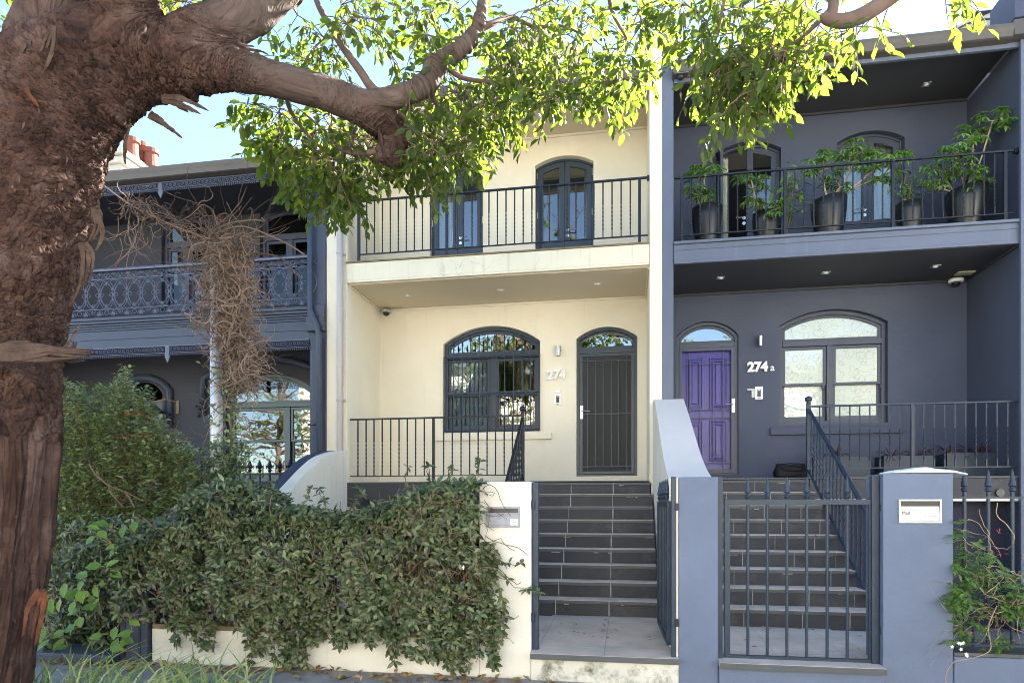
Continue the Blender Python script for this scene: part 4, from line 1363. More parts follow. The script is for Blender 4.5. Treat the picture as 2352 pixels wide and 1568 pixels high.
def stair_rail(label, newel_x, xs, post_xs, z1, z0, x_ends, zbase, yb, zb_, m_, loc, side):
    t = thing('verandah_railing', label, 'railing', loc)
    Y = YF + .06
    railing_parts(t, xs, Y, z0, z1, zbase, post_xs, m_, x_ends=x_ends)
    # newel with a ball
    nm = MB().box(newel_x - .024, newel_x + .024, Y - .024, Y + .024, zbase, z1 + .02)
    for i in range(int((z1 - zbase) / .035)):
        zz = zbase + i * .035
        nm.box(newel_x - .027, newel_x + .027, Y - .027, Y + .027, zz, zz + .014)
    nm.build('newel_post', m_, t)
    MB().lathe((newel_x, Y, z1 + .02), [(.03, 0), (.032, .012), (.018, .02), (.045, .045), (.05, .065), (.042, .09), (.012, .105), (.001, .108)], 14).build('ball_finial', m_, t, smooth=True)
    # raking rail down the stair
    slope = (1.80 - zb_) / (YF - yb)
    L = YF - yb + .15
    def zr(y, base):
        return base - (Y - y) * slope
    a, b = Y - .03, Y - L
    for base, hh in ((z1 - .06, .03), (zbase + .10, .022)):
        m = MB().prism([(b, zr(b, base)), (a, zr(a, base)), (a, zr(a, base) + hh), (b, zr(b, base) + hh)], newel_x - .02, newel_x + .02, 'x')
        m.build('raking_rail', m_, t, bevel=.003)
    n = int(L / .135)
    h = z1 - zbase - .18
    first = None
    for k in range(1, n):
        y = Y - k * .135
        zl = zr(y, zbase + .12)
        if first is None:
            vs, fs, aa = [], [], 0
            for i in range(25):
                if 4 < i < 17:
                    aa += .6
                for q in range(4):
                    an = aa + q * math.pi / 2 + .785
                    vs.append((.011 * math.cos(an), .011 * math.sin(an), h * i / 24))
            for i in range(24):
                for q in range(4):
                    fs.append((4 * i + q, 4 * i + (q + 1) % 4, 4 * i + 4 + (q + 1) % 4, 4 * i + 4 + q))
            me = bpy.data.meshes.new('stair_baluster')
            me.from_pydata(vs, [], fs)
            me.materials.append(m_)
            first = bpy.data.objects.new('stair_baluster', me)
            COL.objects.link(first)
            first.parent = t
            first.location = Vector((newel_x, y, zl)) - Vector(t.location)
        else:
            copy_part(first, Vector((newel_x, y, zl)) - Vector(t.location), t)
    return t
Y_ = YF + .06
xs = gxa([zx5(v) for v in (142, 197, 250, 305, 362, 418, 474, 530, 588, 718, 776, 835, 893, 950, 1010, 1067, 1125, 1180)], Y_)
stair_rail('dark iron verandah and stair railing with ball finial at the cream house', gx(1200.5, Y_), xs, gxa([zx5(650)], Y_), at(1000, 957, Y_).z, at(1000, 1093, Y_).z, (gx(zx5(90), Y_), gx(1200, Y_)), 1.82, 7.3, .255, IRON, (-2.7, Y_, 1.82), -1)
def zx6(x):
    return (2600 + x / 1.7396) / 1.6803
xs = gxa([zx6(v) for v in (980, 1047, 1115, 1183, 1249, 1317, 1385, 1452, 1520, 1680, 1750, 1820, 1890, 1960, 2030, 2100, 2172, 2243)], Y_)
stair_rail('blue grey verandah and stair railing with ball finial at the blue house', gx(1857, Y_), xs, gxa([zx6(1603)], Y_), at(2100, 925, Y_).z, at(2150, 1074, Y_).z, (gx(1857, Y_), gx(2336, Y_)), 1.846, 6.95, .25, GATEM, (3.6, Y_, 1.84), 1)
# thin hand rail of the basement steps
bs = tag(MB().tube([(2.5, 6.6, 1.2), (4.6, 6.6, .25)], .014, 8).tube([(3.1, 6.6, .93), (3.1, 6.6, -.3)], .01, 6).tube([(3.7, 6.6, .66), (3.7, 6.6, -.3)], .01, 6).build('basement_handrail', GATEM, None, own=(2.5, 6.6, -.3)), 'thin sloping handrail in the dark basement well at right', 'handrail')

# ================================================================ FIXTURES
def zy5b(y):
    return zy5(y)
def digits(label, body, px, py, size, Y, small=None):
    p = at(px, py, Y)
    t = thing('house_number', label, 'house number', p)
    text_obj(body, size, SILVERN, (p.x, Y - .03, p.z), t, 'numeral', .012, .010)
    if small:
        text_obj(small[0], small[1], SILVERN, (p.x + small[2], Y - .03, p.z), t, 'letter', .010, .002)
    return t
digits('silver raised number 274 on the cream wall', '274', 1257.5, 871, .20, YW)
digits('silver raised number 274a on the slate blue wall', '274', zx6(493), zy6(1017), .20, YW, ('a', .15, .335))

def wall_light(label, px, py0, py1, r):
    a, b = at(px, py1, YW - .05), at(px, py0, YW - .05)
    t = thing('wall_light', label, 'wall light', (a.x, YW - .06, a.z))
    MB().tube([(a.x, YW - .07, a.z), (a.x, YW - .07, b.z)], r, 18).build('cylinder', CHROME, t, smooth=False)
    MB().tube([(a.x + .035, YW, (a.z + b.z) / 2 + .02), (a.x + .01, YW - .07, (a.z + b.z) / 2)], .02, 10).build('bracket', CHROME, t)
    MB().tube([(a.x, YW - .07, a.z - .001), (a.x, YW - .07, a.z + .004)], r * .75, 14).build('lens', BLACKP, t)
wall_light('small steel cylinder wall light above number 274', zx5(1490), zy5(845), zy5(911), .043)
wall_light('small steel cylinder wall light above number 274a', zx6(580), zy6(778), zy6(847), .036)

def intercom(label, px0, px1, py0, py1, bracket=None):
    a, b = at(px0, py1, YW), at(px1, py0, YW)
    t = thing('intercom', label, 'intercom', ((a.x + b.x) / 2, YW, a.z))
    MB().box(a.x, b.x, YW - .02, YW - .0005, a.z, b.z).build('faceplate', WHITEP, t, bevel=.005)
    w, h = b.x - a.x, b.z - a.z
    MB().box(a.x + w * .28, b.x - w * .28, YW - .022, YW - .0202, a.z + h * .2, b.z - h * .22).build('speaker_grille', BLACKP, t)
    MB().box(a.x + w * .36, b.x - w * .36, YW - .023, YW - .0222, b.z - h * .34, b.z - h * .25).build('camera_lens', ALUL, t)
    MB().box(a.x + w * .3, b.x - w * .3, YW - .0215, YW - .0203, a.z + h * .07, a.z + h * .11).build('button', BLACKP, t)
    if bracket:
        bracket(t, a, b)
    return t
intercom('white intercom panel below number 274', zx5(1462), zx5(1510), zy5(1160), zy5(1243), lambda t, a, b: MB().box(a.x + .01, b.x - .012, YW - .03, YW - .001, b.z + .002, b.z + .04).build('hood', WHITEP, t, bevel=.003))
intercom('white intercom panel with key switch below number 274a', zx6(545), zx6(598), zy6(1115), zy6(1203), lambda t, a, b: MB().box(a.x - .115, a.x - .002, YW - .02, YW - .001, b.z - .055, b.z - .03).box(a.x - .052, a.x - .004, YW - .018, YW - .0015, b.z - .17, b.z - .056).build('key_switch', ALUL, t, bevel=.003))

def dome(label, p, r, shell):
    t = thing('security_camera', label, 'security camera', p)
    MB().lathe((p.x, p.y, p.z), [(r * .7, -r * .55), (r * .98, -r * .5), (r * 1.05, -r * .3), (r * 1.0, 0)][::1], 20).build('housing', shell, t, smooth=True)
    MB().lathe((p.x, p.y, p.z), [(.002, -r * 1.15), (r * .35, -r * 1.08), (r * .6, -r * .85), (r * .68, -r * .56)], 18).build('dome', BLACKP, t, smooth=True)
    return t
p = atz(zx5(332), zy5(594), 4.79); p.y = YW - .1; p.x = gx(zx5(332), p.y); p.z = 4.77
dome('silver dome security camera under the cream balcony', p, .085, ALUL)
p = atz(zx6(1895), zy6(382), 4.79); p.y = YW - .12; p.x = gx(zx6(1895), p.y); p.z = 4.775
dome('white dome security camera under the blue balcony', p, .095, WHITEP)
p = at(1563, 160, YF - .06)
t = thing('alarm_box', 'white alarm box with dark camera dome under the blue gutter', 'alarm box', (p.x, p.y, p.z))
MB().box(p.x - .085, p.x + .085, YF - .13, YF - .021, p.z - .03, p.z + .1).build('housing', WHITEP, t, bevel=.01)
MB().lathe((p.x, YF - .085, p.z - .16), [(.002, 0), (.03, .01), (.045, .035), (.045, .06)], 14).build('dome', BLACKP, t, smooth=True)
MB().prism([(p.x - .1, p.z - .1), (p.x - .075, p.z - .032), (p.x + .08, p.z - .032), (p.x + .1, p.z - .1)], YF - .15, YF - .03).build('bracket', ALUL, t)

t = thing('wall_lamp', 'rusty bracket lamp with dark shade on the dark house', 'lamp', at(408, 950, YW))
a = at(410, 930, YW)
MB().box(a.x - .04, a.x + .02, YW - .02, YW - .001, a.z - .16, a.z + .08).build('wall_plate', BRICKC, t)
pts = [(a.x - .02, YW - .02, a.z + .05), (a.x - .15, YW - .15, a.z + .09), (a.x - .28, YW - .2, a.z + .05), (a.x - .33, YW - .22, a.z - .03)]
MB().tube(pts, .014, 6).build('arm', BRICKC, t)
MB().lathe((a.x - .33, YW - .22, a.z - .15), [(.17, 0), (.15, .03), (.07, .10), (.03, .13)], 16).build('shade', GUTTER, t, smooth=True)
t = thing('red_rack', 'bright red metal rack glimpsed through the shrub', 'rack', (-8.2, 9.9, 1.3))
a, b = at(270, 950, 9.9), at(347, 943, 9.9)
m = MB().box(a.x, b.x, 9.87, 9.93, a.z - .04, a.z + .04)
MB().box(a.x, b.x, 9.87, 9.93, 2.6, 2.68).build('shelf', REDM, t, bevel=.004)
for x in (a.x + .1, b.x - .03):
    MB().box(x - .012, x + .012, 9.885, 9.915, 1.3, a.z - .041).build('leg', REDM, t)
m.build('crossbar', REDM, t, bevel=.004)

# bag and cloth
p = at(1815, 1097, YF + .25)
t = thing('bag', 'soft black bag slumped on the slate landing by the stair rail', 'bag', (p.x, p.y, 1.846))
m = MB()
n = 9
w_, h_, d_ = .42, .17, .24
vs, fs = [], []
for j in range(5):
    f = j / 4
    for i in range(16):
        a = 2 * math.pi * i / 16
        q = .5 + .5 * (abs(math.cos(a)) ** .5)
        ex = math.copysign(abs(math.cos(a)) ** .45, math.cos(a))
        ey = math.copysign(abs(math.sin(a)) ** .45, math.sin(a))
        k = (.94, 1.02, 1.03, .98, .86)[j]
        sag = .02 * math.sin(i * 1.9 + j)
        vs.append((p.x + ex * w_ / 2 * k, p.y + ey * d_ / 2 * k + sag * .3, 1.847 + f * h_ * (1 + .14 * math.sin(a * 2 + .5)) + (sag if j > 1 else 0)))
for j in range(4):
    for i in range(16):
        fs.append((j * 16 + i, j * 16 + (i + 1) % 16, j * 16 + 16 + (i + 1) % 16, j * 16 + 16 + i))
fs += [tuple(range(15, -1, -1)), tuple(64 + i for i in range(16))]
m.add(vs, fs).build('body', BAGM, t, smooth=True)
MB().tube([(p.x - .15, p.y - .13, 2.0), (p.x - .1, p.y - .15, 1.95), (p.x + .1, p.y - .15, 1.945), (p.x + .16, p.y - .13, 2.0)], .012, 6).tube([(p.x - .2, p.y - .02, 2.03), (p.x, p.y - .03, 2.05), (p.x + .2, p.y - .02, 2.035)], .01, 6).build('strap', BAGM, t)
m = MB()
nx, ny = 40, 10
x0, x1 = 2.06, 2.58
vs = []
for lay in (0, 1):
    for j in range(ny + 1):
        for i in range(nx + 1):
            x = x0 + (x1 - x0) * i / nx
            y = 5.58 + .3 * j / ny
            e = min(i, nx - i) / 6
            th = (.012 + .022 * min(1, e) * (.6 + .4 * math.sin(x * 14 + j * .5))) * (1 if .5 < j < ny - .5 else .4)
            droop = -.02 * max(0, (x - 2.5) / .08) if x > 2.5 else 0
            z = 1.714 + droop + (th + .012 * math.exp(-((x - 2.27) / .06) ** 2) if lay else .001)
            vs.append((x + .012 * math.sin(j * 1.3), y + .01 * math.sin(i * .6), z))
nn = (nx + 1) * (ny + 1)
fs = []
for j in range(ny):
    for i in range(nx):
        a = j * (nx + 1) + i
        fs += [(nn + a, nn + a + 1, nn + a + nx + 2, nn + a + nx + 1), (a, a + nx + 1, a + nx + 2, a + 1)]
for i in range(nx):
    a, b = i, ny * (nx + 1) + i
    fs += [(a, a + 1, nn + a + 1, nn + a), (b, nn + b, nn + b + 1, b + 1)]
for j in range(ny):
    a, b = j * (nx + 1), j * (nx + 1) + nx
    fs += [(a, nn + a, nn + a + nx + 1, a + nx + 1), (b, b + nx + 1, nn + b + nx + 1, nn + b)]
tag(m.add(vs, fs).build('folded_cloth', CLOTH, None, smooth=True, own=(2.3, 5.7, 1.714)), 'flat crumpled white cloth lying on the wide blue pier', 'cloth')

# chimney of a far house
t = thing('chimney', 'white rendered chimney with terracotta pots beyond the dark house roof', 'chimney', (-12.3, 15, 6))
a, b = at(225, 395, 15), at(352, 412, 15)
MB().box(a.x, b.x - .25, 14.2, 15, 6, b.z + .25).build('stack', WHITER, t, bevel=.02)
MB().box(a.x - .1, b.x - .12, 14.1, 15.1, b.z + .0, b.z + .16).box(a.x - .1, b.x - .05, 14.0, 15.15, b.z + .17, b.z + .3).build('cornice', WHITER, t, bevel=.03)
for px, top in ((303, 320), (325, 331), (347, 345)):
    q = at(px, top, 15.0 if px > 310 else 14.6)
    MB().lathe((q.x, q.y, b.z + .301), [(.19, 0), (.165, .1), (.15, .35), (.15, q.z - b.z - .42), (.19, q.z - b.z - .4), (.19, q.z - b.z - .301), (.13, q.z - b.z - .3)], 16).build('chimney_pot', TERRAC, t)

# ================================================================ POTS AND PLANTS
def pot(px0, px1, ptop, Y, label, slant=.0):
    a, b = at(px0, ptop, Y), at(px1, ptop, Y)
    r = (b.x - a.x) / 2
    cx = (a.x + b.x) / 2
    zt_ = a.z
    h = zt_ - 5.106
    t = thing('plant_pot', label, 'pot', (cx, Y, 5.106))
    m = MB()
    prof = [(r * .62, 0), (r * .72, h * .15), (r * .88, h * .45), (r * .98, h * .75), (r * 1.0, h), (r * .93, h * 1.01), (r * .88, h * .9)]
    n = 28
    vs, fs = [], []
    for pr_, pz in prof:
        for k in range(n):
            an = 2 * math.pi * k / n
            vs.append((cx + pr_ * math.cos(an), Y + pr_ * math.sin(an), 5.106 + pz + slant * math.cos(an) * r * (pz / h) ** 3))
    for i in range(len(prof) - 1):
        for k in range(n):
            fs.append((i * n + k, i * n + (k + 1) % n, (i + 1) * n + (k + 1) % n, (i + 1) * n + k))
    fs.append(tuple(range(n - 1, -1, -1)))
    m.add(vs, fs).build('pot_body', POTM, t, smooth=True)
    MB().lathe((cx, Y, 5.106 + h * .84), [(.001, 0), (r * .86, .0), (r * .86, .01), (.001, .015)], 20).build('soil', SOIL, t)
    return cx, zt_ - .05
PY = YF + .38
pots = [pot(1589, 1660, 482, PY, 'leftmost glossy charcoal pot on the blue balcony', 0), pot(1727, 1792, 495, PY, 'small charcoal pot second from left on the blue balcony', 0),
        pot(1862, 1945, 464, PY, 'wide slant topped charcoal pot in middle of the blue balcony', .12), pot(2057, 2121, 472, PY, 'small charcoal pot second from right on the blue balcony', 0), pot(2173, 2266, 440, PY, 'largest charcoal pot at right end of the blue balcony', .16)]

def palmate(lv, p, d, n, l, w):
    d = Vector(d).normalized()
    a = d.orthogonal().normalized()
    b = d.cross(a)
    ph = R.uniform(0, 6.28)
    for k in range(n):
        an = ph + 2 * math.pi * k / n
        dd = a * math.cos(an) + b * math.sin(an) + Vector((0, 0, -.35)) + rv(.12)
        lv.add(p, dd, d + Vector((0, 0, .5)), l * R.uniform(.8, 1.15), w)

def umbrella_plant(label, base, ellipses, ntip, name='umbrella_plant', l=.14):
    t = thing(name, label, 'plant', (base[0], base[1], base[2]))
    st, lv = MB(), Leaves()
    for (px, py, rx, ry), k in zip(ellipses, ntip):
        hub = at(px, py + ry * .4, base[1] + R.uniform(-.15, .1))
        mid = Vector(base).lerp(hub, .5) + rv(.05) + Vector((0, 0, -.03))
        st.tube(spline([tuple(base), tuple(mid), tuple(hub)], 4), [.014] * 4 + [.011] * 4 + [.008], 6)
        for i in range(k):
            while True:
                u, v = R.uniform(-1, 1), R.uniform(-1, 1)
                if u * u + v * v < 1:
                    break
            tip = at(px + u * rx, py + v * ry, hub.y + R.uniform(-.25, .22))
            st.tube([hub, hub.lerp(tip, .5) + Vector((0, 0, -.02)), tip], [.006, .004, .003], 4, cap=False)
            for q in range(3):
                c = tip + rv(.08)
                palmate(lv, c, Vector((R.uniform(-.4, .4), R.uniform(-.8, .1), 1)), R.choice((6, 7, 8)), l * R.uniform(.75, 1.1), l * .3)
    st.build('stems', TANSTEM, t, smooth=True)
    lv.build('foliage', LEAF_P, t, BIGL)
    return t

def broadleaf(label, base, px, py, rx, ry, n, l, name='rubber_plant', m_=None):
    t = thing(name, label, 'plant', base)
    st, lv = MB(), Leaves()
    for k in range(4):
        tip = at(px + R.uniform(-.5, .5) * rx, py - ry * R.uniform(.3, .9), base[1] + R.uniform(-.15, .1))
        st.tube(spline([tuple(base), tuple(Vector(base).lerp(tip, .5) + rv(.04)), tuple(tip)], 4), .007, 5)
    for i in range(n):
        q = at(px + R.gauss(0, .45) * rx, py + R.gauss(0, .45) * ry, base[1] + R.uniform(-.2, .12))
        d = Vector((R.gauss(0, .8), R.gauss(-.4, .5), R.uniform(-.9, .35)))
        lv.add(q, d, (R.gauss(0, .4), -.5, 1), l * R.uniform(.7, 1.2), l * .5)
    st.build('stems', STEM, t)
    lv.build('foliage', m_ or LEAF_P, t)
    return t
def pb(i):
    return (pots[i][0], PY, pots[i][1])
umbrella_plant('small umbrella plant in the leftmost balcony pot', pb(0), [(1617, 400, 38, 26), (1600, 440, 34, 18)], (7, 6))
umbrella_plant('bushy umbrella plant in the second balcony pot', pb(1), [(1735, 430, 42, 30), (1760, 470, 50, 22), (1725, 405, 28, 14)], (7, 7, 3))
broadleaf('broad leaved dark green plant behind the second balcony pot', (pots[1][0] + .28, PY + .1, 5.2), 1815, 440, 34, 55, 60, .15)
umbrella_plant('wide umbrella plant with pale trunk in the middle balcony pot', pb(2), [(1890, 380, 46, 26), (1965, 345, 50, 24), (2040, 350, 42, 20), (2010, 400, 55, 30), (1930, 420, 40, 22)], (7, 7, 6, 6, 4))
broadleaf('glossy broad leaved plant in the second pot from right', pb(3), 2078, 432, 42, 34, 70, .12)
umbrella_plant('tall leaning umbrella plant in the large right hand balcony pot', pb(4), [(2280, 272, 34, 14), (2235, 310, 36, 16), (2190, 345, 22, 10), (2170, 385, 40, 20), (2250, 385, 55, 22), (2150, 420, 42, 22), (2230, 410, 34, 18)], (6, 6, 4, 6, 6, 5, 4))

for k, (a, b, lab) in enumerate(((1868, 1999, 'slate planter box behind the stair rail newel'), (2030, 2147, 'slate planter box in the middle of the verandah'), (2175, 2298, 'slate planter box at the right end of the verandah'))):
    x0, x1 = gx(a, 9.95), gx(b, 9.95)
    zt_ = at(2100, 1046 if k < 2 else 1041, 9.95).z
    t = thing('planter_box', lab, 'planter', ((x0 + x1) / 2, 10.1, 1.846), 'planter boxes on the blue verandah')
    MB().ring([(x0, 1.846), (x1, 1.846), (x1, zt_), (x0, zt_)], [(x0 + .02, 1.866), (x1 - .02, 1.866), (x1 - .02, zt_ - .0), (x0 + .02, zt_ - .0)][:4], 9.95, 9.97).box(x0, x1, 9.952, 9.972, 1.847, zt_).box(x0, x1, 10.28, 10.3, 1.847, zt_).box(x0 + .001, x0 + .02, 9.973, 10.279, 1.847, zt_).box(x1 - .02, x1 - .001, 9.973, 10.279, 1.847, zt_).build('box', PLANTERM, t)
    MB().box(x0 + .021, x1 - .021, 9.974, 10.278, 1.85, zt_ - .03).build('soil', SOIL, t)
    for c in range(1 if k == 0 else 2):
        cx = x0 + (x1 - x0) * ((c + .5) / (1 if k == 0 else 2)) + R.uniform(-.05, .05)
        pl = thing('cordyline', ('maroon strap leaved cordyline in the planter by the newel', 'maroon strap leaved cordyline in the %s planter, %s of the pair' % ('middle' if k == 1 else 'right end', ('left', 'right')[c]))[0 if k == 0 else 1], 'plant', (cx, 10.12, zt_ - .03))
        lv = MB()
        for i in range(22):
            an = R.uniform(0, 6.28)
            L = R.uniform(.18, .34)
            out = Vector((math.cos(an), math.sin(an) * .8, 0))
            up = R.uniform(.5, 1.4)
            pts = [Vector((cx, 10.12, zt_ - .03)) + out * L * f + Vector((0, 0, L * up * f - L * 1.1 * f * f * R.uniform(.5, 1))) for f in (0, .3, .6, .85, 1)]
            w = [.004, .012, .012, .007, .001]
            sd_ = Vector((-out.y, out.x, 0))
            vs = []
            for q, ww in zip(pts, w):
                vs += [q - sd_ * ww, q + Vector((0, 0, -.004)), q + sd_ * ww]
            fs = []
            for j in range(4):
                fs += [(3 * j, 3 * j + 1, 3 * j + 4, 3 * j + 3), (3 * j + 1, 3 * j + 2, 3 * j + 5, 3 * j + 4)]
            lv.add(vs, fs)
        lv.build('leaves', LEAF_C, pl)

# ================================================================ HEDGE, SHRUB, CLIMBERS
def whorl(lv, p, d, n, l, w, nrm=(0, -.4, 1)):
    d = Vector(d).normalized()
    a = d.orthogonal().normalized()
    b = d.cross(a)
    ph = R.uniform(0, 6.28)
    for k in range(n):
        an = ph + 2 * math.pi * k / n + R.uniform(-.3, .3)
        dd = (a * math.cos(an) + b * math.sin(an)) * R.uniform(.7, 1.1) + d * R.uniform(.1, .7) + Vector((0, 0, -.3))
        lv.add(p, dd, d + Vector(nrm) * .6 + rv(.25), l * R.uniform(.65, 1.15), w * R.uniform(.85, 1.1))

HT = [(262, 1262), (300, 1235), (330, 1225), (400, 1190), (450, 1130), (500, 1105), (560, 1110), (620, 1165), (700, 1172), (760, 1185), (820, 1185), (880, 1160), (930, 1140), (1000, 1112), (1060, 1104), (1106, 1110), (1130, 1150)]
def hedge_top(px):
    for (a, b), (c, d) in zip(HT, HT[1:]):
        if a <= px <= c:
            return b + (d - b) * (px - a) / (c - a)
    return 1200
hd = thing('hedge', 'dense dark green climber hedge smothering the cream front fence', 'hedge', (-2.9, 5.6, .3))
lv = Leaves()
st = MB()
def bulge(x, z):
    return .16 * noise.noise(Vector((x * 1.7, z * 1.9, 3))) + .07 * noise.noise(Vector((x * 5, z * 5, 9)))
cnt = 0
while cnt < 2600:
    px = R.uniform(268, 1112)
    top = hedge_top(px) + R.gauss(0, 7)
    bot = 1440 + 46 * noise.noise(Vector((px * .012, 2, 5))) + R.gauss(0, 18) + (22 if px > 850 else 0)
    if px < 395:
        bot = min(bot, 1400 - (395 - px) * .12)
    py = R.uniform(top, bot + 24)
    if py > bot and R.random() > .25:
        continue
    Y = 5.36 + R.random() ** 2 * .3
    q = at(px, py, Y)
    gap = noise.noise(Vector((q.x * 2.6, q.z * 2.6, 1.3)))
    if px > 1096 and py < 1260:
        continue
    if gap < (-.16 if py < top + 130 else -.04) and py > top + 50 and R.random() < .8:
        continue
    q.y -= bulge(q.x, q.z)
    tf = max(0, 1 - (py - top) / 70)
    whorl(lv, q, (R.gauss(0, .35), -.8 + .3 * tf, -.25 + 1.1 * tf + R.gauss(0, .3)), R.choice((3, 4, 5, 5, 6)), .080, .038)
    cnt += 1
for i in range(900):              # the top, receding over the fence
    px = R.uniform(400, 1108)
    q = at(px, hedge_top(px) + R.uniform(-4, 22), 5.55)
    q.y = R.uniform(5.5, 6.35)
    q.z += .05 * noise.noise(Vector((q.x * 3, q.y * 3, 0))) - max(0, q.y - 6.0) * .3
    whorl(lv, q, (R.gauss(0, .4), -.3, 1), R.choice((4, 5, 5)), .08, .038)
for i in range(520):              # leaves deeper inside
    px = R.uniform(360, 1100)
    q = at(px, R.uniform(hedge_top(px) + 20, 1420), 5.7)
    q.y = R.uniform(5.66, 6.0)
    whorl(lv, q, (R.gauss(0, .5), -.6, R.gauss(0, .5)), 4, .07, .034)
for (px0, px1, py0, py1, n) in ((560, 720, 1430, 1535, 46), (810, 900, 1420, 1500, 12), (900, 1150, 1430, 1545, 70), (430, 500, 1440, 1500, 12), (700, 790, 1440, 1500, 14), (1105, 1140, 1280, 1480, 20)):
    for s_ in range(max(3, n // 3)):
        px = R.uniform(px0, px1)
        pts = []
        yy = py0 - 30
        while yy < py1 - R.uniform(0, 40):
            pts.append(at(px, yy, 5.50 + R.uniform(-.03, .03)))
            yy += R.uniform(12, 22)
            px += R.gauss(0, 6)
        if len(pts) > 1:
            st.tube(pts, .0035, 4)
            for q in pts:
                whorl(lv, q, (R.gauss(0, .4), -.7, -.5), R.choice((3, 4, 5)), .078, .038)
# runners waving above and beside the hedge
for (px, py, dx, dy, n) in ((760, 1180, -30, -60, 5), (790, 1190, 40, -70, 6), (860, 1170, 10, -40, 4), (890, 1160, 60, -55, 5), (990, 1115, -8, -52, 6), (1020, 1108, 20, -40, 5), (1075, 1110, 30, -45, 6), (650, 1165, -30, -60, 5), (600, 1140, -40, -60, 6), (1105, 1260, 90, 30, 7), (1108, 1300, 130, 55, 6), (690, 1170, 20, -50, 4), (940, 1140, -12, -75, 2)):
    pts = [at(px + dx * f + R.gauss(0, 4), py + dy * f + 12 * math.sin(f * 3) + R.gauss(0, 3), 5.5 + R.uniform(-.03, .03) if px > 1090 else 5.7) for f in [i / 7 for i in range(8)]]
    st.tube(pts, [.0045 - .0003 * i for i in range(8)], 4)
    for i in range(n):
        q = pts[R.randint(3, 7)]
        whorl(lv, q, (R.gauss(0, .6), -.4, .6), 3, .075, .034)
for i in range(330):               # bare twigs lying over the leaves
    px = R.uniform(300, 1108)
    py = R.uniform(hedge_top(px) + 10, 1440)
    q = at(px, py, 5.33)
    q.y -= bulge(q.x, q.z)
    d = Vector((R.gauss(0, .7), R.gauss(-.1, .25), R.gauss(-.2, .7))).normalized()
    pts = [q]
    for k in range(5):
        d = (d + rv(.35)).normalized()
        d.y *= .5
        pts.append(pts[-1] + d * .04)
    st.tube(pts, R.uniform(.0015, .003), 4, cap=False)
# tangle of stems on the pier side
for i in range(46):
    px, py = R.uniform(1060, 1115), R.uniform(1120, 1420)
    pts = []
    a = R.uniform(0, 6.28)
    for k in range(9):
        pts.append(at(px, py, 5.5 + R.uniform(-.05, .04)))
        a += R.gauss(0, .6)
        px += 11 * math.cos(a) + 2
        py += 11 * math.sin(a) + 4
    st.tube(pts, .003, 4, cap=False)
for i in range(420):               # woody stems along the fence
    px, py = R.uniform(370, 1100), R.uniform(1280, 1460)
    pts = []
    for k in range(6):
        pts.append(at(px, py, R.uniform(5.6, 5.75)))
        px += R.gauss(0, 8)
        py -= R.uniform(15, 32)
    st.tube(pts, R.uniform(.003, .007), 4, cap=False)
lv.build('foliage', LEAF_H, hd)
st.build('stems', STEM, hd)

# left shrub behind the dark house fence
sh = thing('shrub', 'tall small leaved shrub with pale shoot tips beside the tree trunk', 'shrub', (-6.2, 6.6, .2))
lv, st = Leaves(), MB()
def shrub_top(px):
    T_ = [(80, 900), (130, 868), (170, 880), (215, 905), (240, 900), (262, 880), (290, 850), (310, 885), (345, 905), (365, 960), (400, 1000), (430, 1015), (445, 1060), (470, 1110)]
    for (a, b), (c, d) in zip(T_, T_[1:]):
        if a <= px <= c:
            return b + (d - b) * (px - a) / (c - a)
    return 1150
n = 0
while n < 3600:
    px = R.uniform(85, 470)
    t_ = shrub_top(px)
    py = t_ + (1330 - t_) * R.random()
    Y = 6.15 + R.random() ** 1.5 * .9
    d = py - t_
    if d < 60 and R.random() > .35 + d / 90:
        continue
    q = at(px, py, Y)
    if noise.noise(Vector((q.x * 2.4, q.z * 2.4, 4))) < -.32 and R.random() < .7:
        continue
    up = Vector((R.gauss(0, .4), R.gauss(-.35, .3), 1)).normalized()
    L = R.uniform(.06, .16)
    k = R.randint(5, 8)
    st.tube([q - up * .05, q + up * L], .002, 3, cap=False)
    for j in range(k):
        f = j / k
        an = j * 2.4 + R.uniform(-.4, .4)
        a = up.orthogonal().normalized()
        b = up.cross(a)
        lv.add(q + up * L * f, a * math.cos(an) + b * math.sin(an) + up * .35, up + rv(.35) + Vector((0, -.2, .3)), R.uniform(.05, .08), R.uniform(.028, .04))
    n += 1
for (px, py, dx, n) in ((290, 890, 0, 9), (235, 915, -8, 7), (150, 890, -6, 8), (345, 930, 12, 7), (190, 905, 4, 6), (265, 905, -5, 6), (420, 1020, 20, 5)):
    b0, b1 = at(px, py, 6.5), at(px + dx, shrub_top(px) - 6, 6.5)
    st.tube([b0 + Vector((0, 0, -.3)), b0, b1], .004, 4)
    for j in range(n * 3):
        q = b0.lerp(b1, R.random())
        lv.add(q, Vector((R.gauss(0, 1), R.gauss(0, .7), R.uniform(0, .7))), (R.gauss(0, .4), -.3, 1), .05, .027)
for (pts_) in (((205, 1065), (220, 1090), (250, 1115), (290, 1130), (330, 1150)), ((250, 1115), (262, 1140), (285, 1165)), ((290, 1130), (310, 1165))):
    st.tube([at(a, b, 6.05) for a, b in pts_], [.011, .010, .009, .007, .005][:len(pts_)], 6)
for i in range(14):
    a, b = at(R.uniform(200, 360), 1330, 6.6), at(R.uniform(110, 440), R.uniform(950, 1100), 6.5)
    st.tube(spline([tuple(a), tuple(a.lerp(b, .5) + rv(.1)), tuple(b)], 4), [.014] * 3 + [.01] * 3 + [.005] * 3, 5)
lv.build('foliage', LEAF_S, sh, SMALL)
st.build('stems', STEM, sh)

